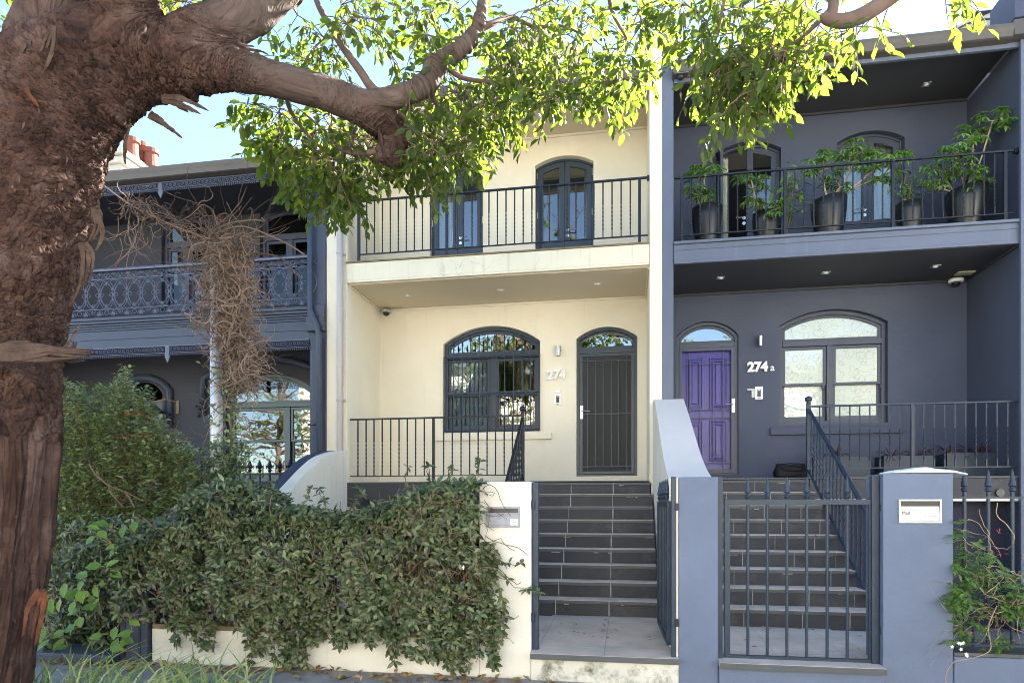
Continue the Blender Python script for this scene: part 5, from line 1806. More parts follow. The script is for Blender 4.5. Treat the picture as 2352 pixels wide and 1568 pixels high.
# lower dark climber at the left, in front of the dark pier
lc = thing('climber', 'dark leaved climber covering the low fence beside the grooved pier', 'climber', (-5.2, 5.6, .1))
lv, st = Leaves(), MB()
n = 0
while n < 980:
    px, py = R.uniform(85, 345), R.uniform(1190, 1490)
    if px > 275 and py > 1385:
        continue
    q = at(px, py, 5.5 + R.random() ** 2 * .5)
    if noise.noise(Vector((q.x * 3, q.z * 3, 8))) < -.25 and R.random() < .75:
        continue
    q.y -= bulge(q.x, q.z)
    whorl(lv, q, (R.gauss(0, .4), -.8, R.gauss(.1, .4)), R.choice((3, 4, 5)), .075, .036)
    n += 1
for i in range(50):
    px, py = R.uniform(100, 300), R.uniform(1380, 1490)
    pts = []
    for k in range(6):
        pts.append(at(px, py, R.uniform(5.55, 5.75)))
        px += R.gauss(0, 8)
        py -= R.uniform(15, 35)
    st.tube(pts, .004, 4, cap=False)
lv.build('foliage', LEAF_H, lc)
st.build('stems', STEM, lc)
bv = thing('vine', 'large lime leaved vine low down beside the tree trunk', 'vine', (-5.5, 5.4, .1))
lv, st = Leaves(), MB()
for (px, py, n) in ((140, 1350, 5), (110, 1400, 5), (95, 1450, 4), (165, 1430, 5), (205, 1370, 5), (215, 1400, 3), (240, 1240, 4), (265, 1280, 3), (290, 1215, 3), (255, 1300, 3), (265, 1460, 5), (285, 1440, 3), (130, 1460, 4), (225, 1330, 2), (240, 1445, 3), (175, 1300, 3)):
    q0 = at(px, py, 5.34)
    for i in range(n):
        q = q0 + Vector((R.gauss(0, .07), R.uniform(-.05, .1), R.gauss(0, .06)))
        lv.add(q, (R.gauss(0, .9), -.35, R.uniform(-.9, .25)), (R.gauss(0, .3), -.9, .7), R.uniform(.10, .16), R.uniform(.075, .11))
        st.tube([q0 + Vector((0, .1, -.05)), q], .003, 4, cap=False)
lv.build('foliage', LEAF_L, bv)
st.build('stems', TANSTEM, bv)

# jasmine on the right hand fence
js = thing('jasmine', 'pink budded white flowering jasmine twining through the right hand spear fence', 'climber', (2.8, 5.6, .33))
lv, st, bd, fl = Leaves(), MB(), MB(), Leaves()
def jas_ok(px, py):
    t_ = 1200 + (px - 2190) * .85
    return py > t_ and py < 1490
n = 0
while n < 205:
    px, py = R.uniform(2186, 2430), R.uniform(1200, 1500)
    if not jas_ok(px, py) or (py > 1420 and R.random() < .6):
        continue
    q = at(px, py, R.uniform(5.48, 5.8))
    if q.x < 2.53:
        q.y = min(q.y, 5.57)
    if noise.noise(Vector((q.x * 5, q.z * 5, 2))) < -.1 and R.random() < .7:
        n += .35
        continue
    d = Vector((R.gauss(0, 1), R.gauss(-.3, .5), R.gauss(0, .6))).normalized()
    for j in range(5):
        for s_ in (-1, 1):
            sd_ = d.cross(Vector((0, -.3, 1))).normalized()
            lv.add(q + d * j * .018, sd_ * s_ + d * .6, (R.gauss(0, .3), -.4, 1), R.uniform(.04, .065), .022)
    lv.add(q + d * .09, d, (0, -.4, 1), .06, .022)
    n += 1
for i in range(40):
    px, py = R.uniform(2195, 2352), R.uniform(1230, 1480)
    a = R.uniform(0, 6.28)
    pts = []
    for k in range(12):
        pts.append(at(px, py, 5.55 + .06 * math.sin(k + i)))
        a += R.gauss(.1, .45)
        px += 10 * math.cos(a)
        py += 10 * math.sin(a)
    st.tube(pts, R.uniform(.0012, .0028), 4, cap=False)
st.tube(spline([tuple(at(px, py, 5.46)) for px, py in ((2290, 1390), (2270, 1440), (2275, 1490), (2235, 1510), (2190, 1520), (2172, 1555), (2178, 1580))], 5), .0038, 6)
for (px, py) in ((2290, 1215), (2275, 1265), (2300, 1270), (2320, 1330), (2345, 1320), (2335, 1390), (2270, 1385), (2300, 1430), (2240, 1330), (2330, 1470), (2250, 1420), (2225, 1450)):
    bd = MB()
    for i in range(4):
        q = at(px + R.gauss(0, 5), py + R.gauss(0, 4), 5.49)
        d = rdir() * .03
        bd.tube([q, q + d * .6, q + d], [.001, .0026, .001], 5)
    bd.build('bud_cluster', PINK, js)
for (px, py, k) in ((2205, 1480, 4), (2217, 1500, 3)):
    for i in range(k):
        q = at(px + R.gauss(0, 7), py + R.gauss(0, 7), 5.44)
        ph = R.uniform(0, 6)
        fl = Leaves()
        for j in range(5):
            fl.add(q, (math.cos(ph + j * 1.2566), -.25, math.sin(ph + j * 1.2566)), (0, -1, .1), .016, .010)
        fl.build('flower', PETAL, js, SMALL)
lv.build('foliage', LEAF_J, js, SMALL)
st.build('stems', TANSTEM, js)

# ================================================================ POLE AND DEAD VINE
pp = thing('pole', 'pale galvanised pole rising out of the hedge under the dead vine', 'pole', (gx(497, 6.3), 6.3, 0))
pc = gx(497, 6.3)
MB().tube([(pc, 6.3, 0), (pc, 6.3, 4.25)], .062, 20).build('post', GALV, pp, smooth=True)
MB().lathe((pc, 6.3, 4.25), [(.066, 0), (.066, .03), (.04, .05), (.001, .055)], 18).build('pole_cap', GALV, pp)
dv = thing('dead_vine', 'mass of dry curling vine stems draped over the pole and wire', 'vine', (pc, 6.25, 1.5))
st, lv = MB(), Leaves()
def curl(px, py, Y, L, step, sag, r, tight, a=None):
    p = at(px, py, Y)
    d = rdir() if a is None else Vector(a).normalized()
    pts = [p]
    ax = rdir()
    from mathutils import Quaternion
    for k in range(L):
        d = Quaternion(ax, R.gauss(tight, .25)) @ d
        if R.random() < .15:
            ax = rdir()
        d = (d + Vector((0, 0, -sag))).normalized()
        p = p + d * step
        pts.append(p)
    st.tube(pts, [r * (1 - .6 * k / len(pts)) for k in range(len(pts))], 4, cap=False)
def body_width(py):
    for (a, b, c), (d, e, f) in zip(BW, BW[1:]):
        if a <= py <= d:
            t_ = (py - a) / (d - a)
            return b + (e - b) * t_, c + (f - c) * t_
    return 545, 10
BW = [(520, 420, 560), (560, 430, 575), (620, 425, 575), (680, 435, 578), (740, 455, 585), (800, 490, 580), (860, 515, 572), (900, 515, 560), (960, 510, 545), (1060, 490, 545)]
for i in range(1250):
    py = 525 + 345 * R.random() ** .85
    a, b = body_width(py)
    m_, h_ = (a + b) / 2 + 14, (b - a) / 2
    px = m_ + R.gauss(0, .36) * h_
    curl(px, py, 6.2 + R.gauss(0, .12), R.randint(8, 18), .026, .09, R.uniform(.0025, .0085), .36, (R.gauss(0, .8), R.gauss(0, .5), -.6 + R.gauss(0, .6)))
for i in range(130):
    py = 525 + 345 * R.random()
    a, b = body_width(py)
    px = R.choice((a, b)) + R.gauss(0, 10)
    curl(px, py, 6.15 + R.gauss(0, .1), R.randint(8, 16), .028, .10, R.uniform(.002, .005), .45)
for i in range(150):              # along the wire up to the tree
    f = R.random()
    px, py = 290 + 170 * f, 462 + 75 * f + 6 * math.sin(f * 5)
    curl(px + R.gauss(0, 9), py + R.gauss(0, 9 + 10 * f), 6.1 + R.gauss(0, .07), R.randint(6, 15), .026, .07, R.uniform(.002, .005), .45)
for i in range(26):
    f = R.random()
    curl(310 + R.gauss(0, 18), 480 + 90 * f, 6.1, R.randint(8, 14), .04, .16, .005, .35, (R.gauss(0, .4), 0, -1))
for i in range(40):               # upright and sideways whips at the top
    px = R.uniform(440, 590)
    curl(px, 545, 6.2, R.randint(8, 18), .045, -.01, R.uniform(.003, .006), .12, (R.gauss(.9, .8), R.gauss(0, .3), R.uniform(0, .9)))
for pts_ in (((238, 425), (300, 470), (380, 510), (470, 545), (500, 550)), ((480, 540), (520, 515), (580, 505), (608, 508), (600, 500)), ((500, 535), (560, 520), (650, 555), (700, 585)), ((560, 580), (640, 590), (690, 640)), ((505, 545), (500, 510), (515, 490), (530, 498))):
    st.tube(spline([tuple(at(a, b, 6.15)) for a, b in pts_], 6), .008, 5)
for i in range(150):              # a leafy live stem lower on the pole
    py = R.uniform(820, 1090)
    q = at(500 + R.gauss(26, 22), py, 6.2 + R.gauss(0, .06))
    for j in range(2):
        lv.add(q, rdir() + Vector((0, -.4, -.2)), (R.gauss(0, .5), -.7, .7), R.uniform(.04, .07), R.uniform(.03, .04))
for i in range(60):
    q = at(R.uniform(440, 590), R.uniform(540, 840), 6.1)
    lv.add(q, rdir(), (0, -.5, .8), .04, .022)
for i in range(26):
    curl(525 + R.gauss(0, 12), R.uniform(850, 1000), 6.2, 14, .04, .1, .005, .25, (R.gauss(0, .4), 0, -1))
st.build('stems', DEADV, dv)
lv.build('leaves', LEAF_S, dv, SMALL)
# leaves climbing the foot of the pole
ft = thing('climber', 'small leaved climber around the foot of the pale pole', 'climber', (pc, 6.1, .4))
lv = Leaves()
for i in range(420):
    q = at(R.gauss(505, 36), R.uniform(1020, 1180), R.uniform(6.0, 6.35))
    whorl(lv, q, (R.gauss(0, .5), -.6, .6), 4, .06, .03)
lv.build('foliage', LEAF_H, ft, SMALL)

# ================================================================ THE STREET TREE
BARK = bpy.data.materials.new('peeling_bark')
BARK.use_nodes = True
nt = BARK.node_tree
b = nt.nodes['Principled BSDF']
b.inputs['Roughness'].default_value = 0.85
b.inputs['Specular IOR Level'].default_value = 0.2
geo = nd(nt, 'ShaderNodeNewGeometry')
att = nd(nt, 'ShaderNodeAttribute', attribute_name='rough')
co = nd(nt, 'ShaderNodeAttribute', attribute_name='flow')      # coordinates that run along the limb
n1 = nd(nt, 'ShaderNodeTexNoise'); n1.inputs['Scale'].default_value = 3.2; n1.inputs['Detail'].default_value = 9; n1.inputs['Roughness'].default_value = .68
nt.links.new(geo.outputs['Position'], n1.inputs['Vector'])
r1 = nd(nt, 'ShaderNodeValToRGB')
e = r1.color_ramp.elements
e[0].position, e[0].color = .3, (0.034, 0.019, 0.015, 1)
e[1].position, e[1].color = .72, (0.165, 0.108, 0.089, 1)
q = e.new(.5); q.color = (0.085, 0.045, 0.033, 1)
nt.links.new(n1.outputs['Fac'], r1.inputs[0])
n2 = nd(nt, 'ShaderNodeTexNoise'); n2.inputs['Scale'].default_value = 7; n2.inputs['Detail'].default_value = 8; n2.inputs['Roughness'].default_value = .7
nt.links.new(co.outputs['Vector'], n2.inputs['Vector'])
r2 = nd(nt, 'ShaderNodeValToRGB')
e = r2.color_ramp.elements
e[0].position, e[0].color = .34, (0.058, 0.038, 0.031, 1)
e[1].position, e[1].color = .66, (0.145, 0.108, 0.092, 1)
nt.links.new(n2.outputs['Fac'], r2.inputs[0])
# plates: voronoi cells distorted, stretched along the flow
nz = nd(nt, 'ShaderNodeTexNoise'); nz.inputs['Scale'].default_value = 5; nz.inputs['Detail'].default_value = 4
nt.links.new(co.outputs['Vector'], nz.inputs['Vector'])
ad = nd(nt, 'ShaderNodeVectorMath', operation='MULTIPLY_ADD'); ad.inputs[1].default_value = (.6, .6, .6)
nt.links.new(nz.outputs['Color'], ad.inputs[0]); nt.links.new(co.outputs['Vector'], ad.inputs[2])
vo = nd(nt, 'ShaderNodeTexVoronoi', feature='DISTANCE_TO_EDGE'); vo.inputs['Scale'].default_value = 27
nt.links.new(ad.outputs[0], vo.inputs['Vector'])
r3 = nd(nt, 'ShaderNodeValToRGB')
e = r3.color_ramp.elements
e[0].position, e[0].color = 0.1, (.5, .45, .43, 1)
e[1].position, e[1].color = 0.9, (1, 1, 1, 1)
pa = nd(nt, 'ShaderNodeAttribute', attribute_name='plate')
nt.links.new(pa.outputs['Fac'], r3.inputs[0])
mu = nd(nt, 'ShaderNodeMix', data_type='RGBA', blend_type='MULTIPLY'); mu.inputs[0].default_value = .9
nt.links.new(r1.outputs[0], mu.inputs[6]); nt.links.new(r3.outputs[0], mu.inputs[7])
mx = nd(nt, 'ShaderNodeMix', data_type='RGBA')
nt.links.new(att.outputs['Fac'], mx.inputs[0])
nt.links.new(r2.outputs[0], mx.inputs[6]); nt.links.new(mu.outputs[2], mx.inputs[7])
nt.links.new(mx.outputs[2], b.inputs['Base Color'])
n4 = nd(nt, 'ShaderNodeTexNoise', noise_type='RIDGED_MULTIFRACTAL'); n4.inputs['Scale'].default_value = 26; n4.inputs['Detail'].default_value = 7; n4.inputs['Roughness'].default_value = .62; n4.inputs['Distortion'].default_value = .9; n4.normalize = True
nt.links.new(co.outputs['Vector'], n4.inputs['Vector'])
sm = nd(nt, 'ShaderNodeMath', operation='MINIMUM'); sm.inputs[1].default_value = .14
nt.links.new(vo.outputs['Distance'], sm.inputs[0])
m1 = nd(nt, 'ShaderNodeMath', operation='MULTIPLY_ADD'); m1.inputs[1].default_value = 0.0
nt.links.new(sm.outputs[0], m1.inputs[0]); nt.links.new(n4.outputs['Fac'], m1.inputs[2])
bst = nd(nt, 'ShaderNodeMath', operation='MULTIPLY_ADD'); bst.inputs[1].default_value = .5; bst.inputs[2].default_value = .5
nt.links.new(att.outputs['Fac'], bst.inputs[0])
bp = nd(nt, 'ShaderNodeBump'); bp.inputs['Distance'].default_value = .03
nt.links.new(bst.outputs[0], bp.inputs['Strength']); nt.links.new(m1.outputs[0], bp.inputs['Height'])
nt.links.new(bp.outputs[0], b.inputs['Normal'])
TWIG = mat('twig_bark', (0.15, 0.10, 0.08), 0.85, 0.2, 0.25, 8)
STRIP = mat('torn_bark', (0.085, 0.056, 0.043), 0.9, 0.15, 0.45, 9, 0.6, 40, stretch=(1, 1, 1))
STRIPR = mat('red_torn_bark', (0.13, 0.05, 0.028), 0.9, 0.15, 0.4, 9, 0.5, 40)

tree = thing('eucalypt_tree', 'massive reddish barked street tree leaning over the dark house at left', 'tree', (gx(-75, 4.0), 4.0, -.16))

def chain(rows, n=7):
    """rows of (px, py, Y, radius, rough)"""
    pts = []
    for px, py, Y, r, k in rows:
        v = at(px, py, Y)
        pts.append((v.x, v.y, v.z, r, k))
    return spline(pts, n)

trunk = chain([(-125, 1660, 4.0, .45, 1), (-84, 1480, 4.0, .40, 1), (-40, 1230, 4.0, .38, 1), (-12, 960, 4.0, .37, 1), (0, 760, 4.0, .38, 1), (18, 580, 4.0, .43, 1), (42, 430, 4.0, .47, 1),
               (80, 305, 4.02, .45, 1), (165, 195, 4.08, .40, 1), (280, 138, 4.2, .325, 1), (400, 140, 4.35, .245, 1), (500, 152, 4.5, .165, .85), (600, 174, 4.65, .127, .25), (690, 198, 4.8, .124, .15), (770, 222, 4.95, .125, .2), (845, 256, 5.1, .135, .7), (893, 295, 5.2, .118, 1), (903, 325, 5.22, .105, 1), (894, 350, 5.2, .092, .9), (888, 372, 5.19, .07, .6)])
limbs = [trunk,
         chain([(70, 330, 4.0, .30, 1), (80, 200, 4.0, .24, .5), (100, 90, 4.0, .21, 0), (125, 10, 4.0, .19, 0), (165, -110, 4.0, .17, 0), (230, -260, 3.9, .15, 0)]),
         chain([(200, 230, 4.08, .26, 1), (262, 120, 4.1, .23, 1), (298, 30, 4.12, .19, 1), (312, -80, 4.2, .16, .4), (420, -220, 4.5, .14, 0)]),
         chain([(380, 170, 4.35, .24, 1), (450, 95, 4.4, .19, .8), (520, 55, 4.5, .165, .1), (590, 18, 4.6, .155, 0), (660, -40, 4.7, .15, 0), (800, -150, 4.9, .13, 0), (850, -420, 4.9, .10, 0), (780, -800, 4.8, .06, 0)]),
         chain([(795, 236, 5.0, .10, .2), (850, 236, 5.05, .095, 0), (900, 226, 5.1, .088, 0), (955, 208, 5.15, .082, 0), (985, 185, 5.2, .092, 0), (1005, 148, 5.22, .085, 0), (1050, 120, 5.25, .072, 0), (1085, 85, 5.3, .066, 0), (1104, 40, 5.32, .052, 0), (1112, -10, 5.35, .047, 0), (1135, -110, 5.4, .042, 0), (1100, -420, 5.4, .035, 0), (1050, -800, 5.2, .025, 0)])]
m = MB()
samples = []
for ch_ in limbs:
    m.tube([p[:3] for p in ch_], [p[3] for p in ch_], 16)
    for i, p in enumerate(ch_):
        d = Vector(ch_[min(i + 1, len(ch_) - 1)][:3]) - Vector(ch_[max(i - 1, 0)][:3])
        samples.append((Vector(p[:3]), d.normalized(), p[3], p[4]))
tmp = m.build('trunk', None, None)
rm = tmp.modifiers.new('remesh', 'REMESH')
rm.mode = 'VOXEL'
rm.voxel_size = 0.0072
sm_ = tmp.modifiers.new('smooth', 'SMOOTH')
sm_.factor = 0.5
sm_.iterations = 20
dg = bpy.context.evaluated_depsgraph_get()
me = bpy.data.meshes.new_from_object(tmp.evaluated_get(dg))
bpy.data.objects.remove(tmp)
nv = len(me.vertices)
C = np.zeros(nv * 3); me.vertices.foreach_get('co', C); C = C.reshape(-1, 3)
Nn = np.zeros(nv * 3); me.vertices.foreach_get('normal', Nn); Nn = Nn.reshape(-1, 3)
SP = np.array([s_[0] for s_ in samples]); SDr = np.array([s_[1] for s_ in samples]); SR = np.array([s_[2] for s_ in samples]); SK = np.array([s_[3] for s_ in samples])
ro = np.zeros(nv); flow = np.zeros((nv, 3))
for a in range(0, nv, 4000):
    c = C[a:a + 4000]
    d2 = np.linalg.norm(c[:, None] - SP[None], axis=2) / SR[None]
    w = np.exp(-3.0 * (d2 - d2.min(axis=1, keepdims=True)))
    w /= w.sum(axis=1, keepdims=True)
    ro[a:a + 4000] = w @ SK
    D = unit(w @ SDr)
    al = (c * D).sum(1)
    st_ = np.clip(.52 + (2.7 - c[:, 2]) * .3, .48, .76)
    flow[a:a + 4000] = c - D * (al * st_)[:, None]
plate = np.zeros(nv)
for i in range(nv):
    k = ro[i]
    p = Vector(flow[i])
    if k < .04:
        C[i] += Nn[i] * (noise.turbulence(p * 4.5, 3, False) * .012 + noise.noise(p * 13) * .005)
        continue
    w_ = noise.noise_vector(p * 6.0) * .075 + noise.noise_vector(p * 17) * .022
    dd_, pp_ = noise.voronoi((p + w_) * 17.0)
    e1 = min(max((dd_[1] - dd_[0]) / .15, 0), 1)
    hs = noise.cell(pp_[0] * 7.31)
    dd2, pp2 = noise.voronoi((p * 1.0 + w_ * 1.6) * 31.0)
    e2 = min((dd2[1] - dd2[0]) / .25, 1)
    big = noise.turbulence(p * 3.0, 3, False) - .5
    h = .015 * e1 * (.5 + .8 * abs(hs)) + .006 * e2 + .018 * big + .010 * (1 - 2 * abs(noise.noise(p * 9)))
    low = min(max((2.7 - C[i][2]) / .9, 0), 1)
    if low:
        h += low * (.022 * (1 - 2.4 * abs(noise.noise(p * 7.5 + Vector((3, 1, 0)))))  + .012 * (1 - 2 * abs(noise.noise(p * 17))))
    C[i] += Nn[i] * (h * k)
    plate[i] = .5 + .5 * hs
me.vertices.foreach_set('co', (C - np.array(OFF[tree.name])[None]).reshape(-1))
at1 = me.attributes.new('rough', 'FLOAT', 'POINT'); at1.data.foreach_set('value', ro)
at3 = me.attributes.new('plate', 'FLOAT', 'POINT'); at3.data.foreach_set('value', plate)
at2 = me.attributes.new('flow', 'FLOAT_VECTOR', 'POINT'); at2.data.foreach_set('vector', flow.reshape(-1))
me.polygons.foreach_set('use_smooth', [True] * len(me.polygons))
me.materials.clear(); me.materials.append(BARK)
me.update()
tk = bpy.data.objects.new('trunk', me)
COL.objects.link(tk); tk.parent = tree; OFF['trunk'] = OFF[tree.name]

# torn bark
def flake(pts, w, m_, name='bark_strip', th=.006):
    P = [Vector(p) for p in spline([tuple(p) for p in pts], 4)]
    mm = MB()
    n = len(P)
    vs = []
    for i, p in enumerate(P):
        f = i / (n - 1)
        ww = w * (1 - f) ** .6 * (.75 + .5 * R.random()) + .001
        d = (P[min(i + 1, n - 1)] - P[max(i - 1, 0)]).normalized()
        s_ = d.cross(Vector((0, -1, .15))).normalized()
        k = Vector((0, -1, 0)) * th
        vs += [p - s_ * ww, p + k * 1.5, p + s_ * ww, p - k]
    fs = []
    for i in range(n - 1):
        for k in range(4):
            fs.append((4 * i + k, 4 * i + (k + 1) % 4, 4 * i + 4 + (k + 1) % 4, 4 * i + 4 + k))
    fs += [(3, 2, 1, 0), tuple(4 * n - 4 + k for k in range(4))]
    return mm.add(vs, fs).build(name, m_, tree)
for rows, w, m_ in (
    (((372, 228), (400, 240), (440, 255), (474, 272)), .055, STRIP), (((345, 262), (375, 268), (400, 285), (424, 305)), .05, STRIP),
    (((395, 230), (425, 242), (455, 262)), .04, STRIP), (((300, 285), (284, 340), (283, 372), (284, 400)), .014, STRIP),
    (((36, 178), (60, 190), (82, 198), (95, 218)), .05, STRIPR), (((30, 195), (52, 212), (70, 220)), .035, STRIPR), (((60, 205), (78, 228), (90, 248)), .03, STRIPR),
    (((60, 95), (50, 130), (48, 160), (58, 185)), .05, STRIP), (((120, 60), (112, 110), (95, 160), (80, 190)), .05, STRIP),
    (((-10, 812), (40, 798), (100, 792), (160, 805), (222, 808)), .055, STRIP), (((0, 835), (60, 815), (110, 808), (180, 822), (205, 822)), .04, STRIP),
    (((150, 800), (165, 785), (180, 765), (190, 745)), .03, STRIP), (((158, 803), (172, 790), (178, 778)), .016, STRIP),
    (((100, 1355), (92, 1400), (80, 1450), (68, 1520)), .05, STRIPR), (((215, 480), (226, 505), (224, 540), (205, 580)), .055, STRIP), (((190, 560), (206, 600), (200, 660), (178, 720)), .045, STRIP),
    (((880, 262), (905, 280), (925, 310)), .018, STRIP), (((915, 255), (938, 280), (948, 312)), .018, STRIP), (((870, 300), (874, 335), (880, 378)), .018, STRIP), (((905, 320), (902, 350), (896, 385)), .018, STRIP), (((820, 270), (850, 285), (885, 305)), .018, STRIP), (((560, 80), (556, 110), (600, 120)), .03, STRIP), (((330, 60), (345, 100), (350, 140)), .04, STRIP)):
    for sub in range(4):
        jx, jy, cut = R.gauss(0, w * 130), R.gauss(0, w * 130), R.uniform(.55, 1.0)
        rr_ = [(rows[0][0] + (px - rows[0][0]) * cut + jx * (i > 0) + jx * .4, rows[0][1] + (py - rows[0][1]) * cut + jy * (i > 0) + jy * .4) for i, (px, py) in enumerate(rows)]
        flake([at(px, py, (4.0 - .34 + .02 * i if px < 330 else 4.25 if px < 700 else 5.07) + R.uniform(-.02, .03)) for i, (px, py) in enumerate(rr_)], w * R.uniform(.28, .6), m_)
# strands of the broken fork fanning down the trunk
mm = MB()
for i in range(0):
    px = R.uniform(20, 118)
    pts = []
    x, y_ = px, R.uniform(800, 830)
    for k in range(7):
        pts.append(at(x, y_, 3.655 + .10 * ((x + 10) / 130) ** 2 - .01 * R.random()))
        x += R.uniform(-13, -3) * (1 - k / 9)
        y_ += R.uniform(10, 42)
    rr_ = R.uniform(.008, .02)
    mm.tube(pts, [rr_ * (1 - k / 8) for k in range(7)], 5)
for i in range(16):
    y_ = R.uniform(790, 826)
    x1 = R.uniform(120, 215)
    pts = [at(-30 + (x1 + 30) * f, y_ + 8 * math.sin(f * 4 + i) + (812 - y_) * f * .5, 3.62 - .05 * f) for f in (0, .2, .4, .6, .8, 1)]
    mm.tube(pts, [.02, .022, .02, .017, .012, .003], 5)
mm.build('bark_strands', STRIP, tree)

# small lifted flakes all over the rough bark
lv = Leaves()
idx = [i for i in range(nv) if ro[i] > .75 and Nn[i][1] < .35 and -6.5 < C[i][0] < -1.5]
for k in range(900):
    i = R.choice(idx)
    n_ = Vector(Nn[i])
    d = Vector((R.gauss(.2, .6), R.gauss(0, .4), R.gauss(-.5, .6)))
    d = (d - n_ * d.dot(n_)).normalized()
    l_ = R.uniform(.02, .07)
    lv.add(Vector(C[i]) - n_ * .006, d + n_ * R.uniform(.02, .3), n_ + rv(.25), l_, l_ * R.uniform(.16, .34))
FLAKE = mat('bark_flake', (0.085, 0.052, 0.042), .85, .2, .4, 6, .4, 60, island=.6)
lv.build('bark_flakes', FLAKE, tree, SMALL)

# ---- branches and leaves: each spray is tied to the nearest wood already there
nodes = []                                  # (point, radius)
for ch_ in limbs:
    for p in ch_:
        if p[4] < .7 or p[2] > 5.5:
            nodes.append((Vector(p[:3]), p[3]))
wood = MB()
def branch(rows, n=5):
    ch_ = chain([(*r_, 0) for r_ in rows], n)
    wood.tube([p[:3] for p in ch_], [p[3] for p in ch_], 8)
    for p in ch_:
        nodes.append((Vector(p[:3]), p[3]))
branch([(905, 222, 5.1, .05), (860, 208, 5.15, .038), (825, 160, 5.25, .033), (785, 105, 5.35, .03), (755, 55, 5.45, .028), (728, 5, 5.5, .025), (700, -80, 5.6, .02)])
branch([(880, 345, 5.2, .03), (835, 352, 5.25, .022), (800, 350, 5.3, .02), (775, 335, 5.35, .017), (745, 300, 5.45, .012), (700, 262, 5.55, .008)])
branch([(800, 348, 5.3, .018), (810, 318, 5.35, .014), (822, 295, 5.4, .012)])
branch([(905, 305, 5.2, .03), (930, 285, 5.25, .02), (936, 245, 5.3, .016), (940, 220, 5.2, .014)])
branch([(1092, 70, 5.3, .035), (1130, 55, 5.4, .025), (1175, 40, 5.6, .02), (1230, 62, 5.8, .016), (1290, 60, 6.0, .012), (1370, 95, 6.2, .008)])
branch([(1010, 140, 5.25, .03), (1060, 178, 5.4, .02), (1130, 190, 5.6, .016), (1210, 205, 5.8, .012), (1290, 200, 6.0, .008)])
branch([(985, 190, 5.2, .03), (1000, 235, 5.4, .018), (1050, 270, 5.6, .013), (1100, 285, 5.8, .009)])
branch([(680, 200, 4.8, .03), (660, 235, 5.0, .018), (690, 290, 5.2, .014), (740, 345, 5.4, .01), (770, 390, 5.5, .007)])
# overhead limb that carries the right hand branch (out of the frame above)
branch([(312, -80, 4.2, .15), (600, -260, 4.4, .13), (1000, -330, 4.6, .11), (1500, -260, 4.7, .085), (1900, -180, 4.75, .07), (2150, -90, 4.75, .06), (2060, -18, 4.7, .056), (1995, 28, 4.65, .05), (1945, 48, 4.6, .045), (1905, 44, 4.6, .04), (1890, 35, 4.6, .03)], 7)
branch([(1908, 42, 4.6, .04), (1915, 10, 4.6, .035), (1905, -20, 4.65, .03), (1860, -90, 4.7, .02)])
branch([(1500, -260, 4.7, .05), (1440, -120, 5.2, .03), (1400, 0, 5.6, .018), (1440, 90, 5.8, .01)])
branch([(1890, 40, 4.6, .02), (1850, 80, 4.7, .012), (1800, 120, 4.8, .01), (1760, 190, 4.9, .007), (1730, 250, 5.0, .005)])
branch([(1700, -220, 4.75, .04), (1680, -80, 4.9, .02), (1660, 20, 5.0, .012), (1640, 110, 5.1, .007)])

def inside(poly, x, y):
    c = False
    for (x1, y1), (x2, y2) in zip(poly, poly[1:] + poly[:1]):
        if (y1 > y) != (y2 > y) and x < (x2 - x1) * (y - y1) / (y2 - y1) + x1:
            c = not c
    return c
lv = Leaves()
def spray(q, d, n, l):
    """a drooping twig with leaves toward its end"""
    L = R.uniform(.22, .4)
    pts = [q]
    dd = Vector(d).normalized()
    for k in range(4):
        dd = (dd + Vector((0, 0, -.22)) + rv(.18)).normalized()
        pts.append(pts[-1] + dd * L / 4)
    wood.tube(pts, [.004, .0035, .003, .0025, .0015], 4, cap=False)
    for i in range(n):
        f = (i + .6) / n
        f = .15 + .85 * f
        k = min(int(f * 4), 3)
        p = pts[k].lerp(pts[k + 1], f * 4 - k)
        tw = (pts[k + 1] - pts[k]).normalized()
        sd_ = tw.cross(rdir()).normalized()
        ld = tw * .55 + sd_ * R.uniform(.5, 1.0) + Vector((0, 0, -.38))
        s_ = R.uniform(.75, 1.22)
        lv.add(p, ld, Vector((R.gauss(0, .55), R.gauss(-.25, .55), R.uniform(.2, 1))), l * s_, l * s_ * R.uniform(.46, .6))
targets = []
def region(poly, n, y0, y1, nl, l, thin=None, gapk=0.0):
    xs_, ys_ = [p[0] for p in poly], [p[1] for p in poly]
    k = 0
    guard = 0
    while k < n and guard < 60000:
        guard += 1
        x, y = R.uniform(min(xs_), max(xs_)), R.uniform(min(ys_), max(ys_))
        if not inside(poly, x, y):
            continue
        if gapk and noise.noise(Vector((x * .017, y * .017, n))) < gapk - .5:
            continue
        if thin and R.random() > thin(x, y):
            continue
        targets.append((at(x, y, R.uniform(y0, y1)), nl, l))
        k += 1
# upper left part: open, sky shows through
region([(590, 130), (640, 60), (720, -20), (1110, -20), (1110, 40), (1000, 110), (960, 190), (880, 215), (760, 205), (620, 150)], 84, 5.0, 6.6, 8, .098, gapk=.46)
region([(365, 0), (480, 0), (430, 40), (385, 30)], 12, 5.0, 5.8, 9, .115)
region([(-30, 50), (30, 80), (45, 110), (-10, 130)], 6, 5.2, 6.0, 9, .11)
region([(500, 215), (600, 240), (640, 245), (650, 340), (620, 330), (590, 255)], 15, 5.2, 6.0, 10, .115)
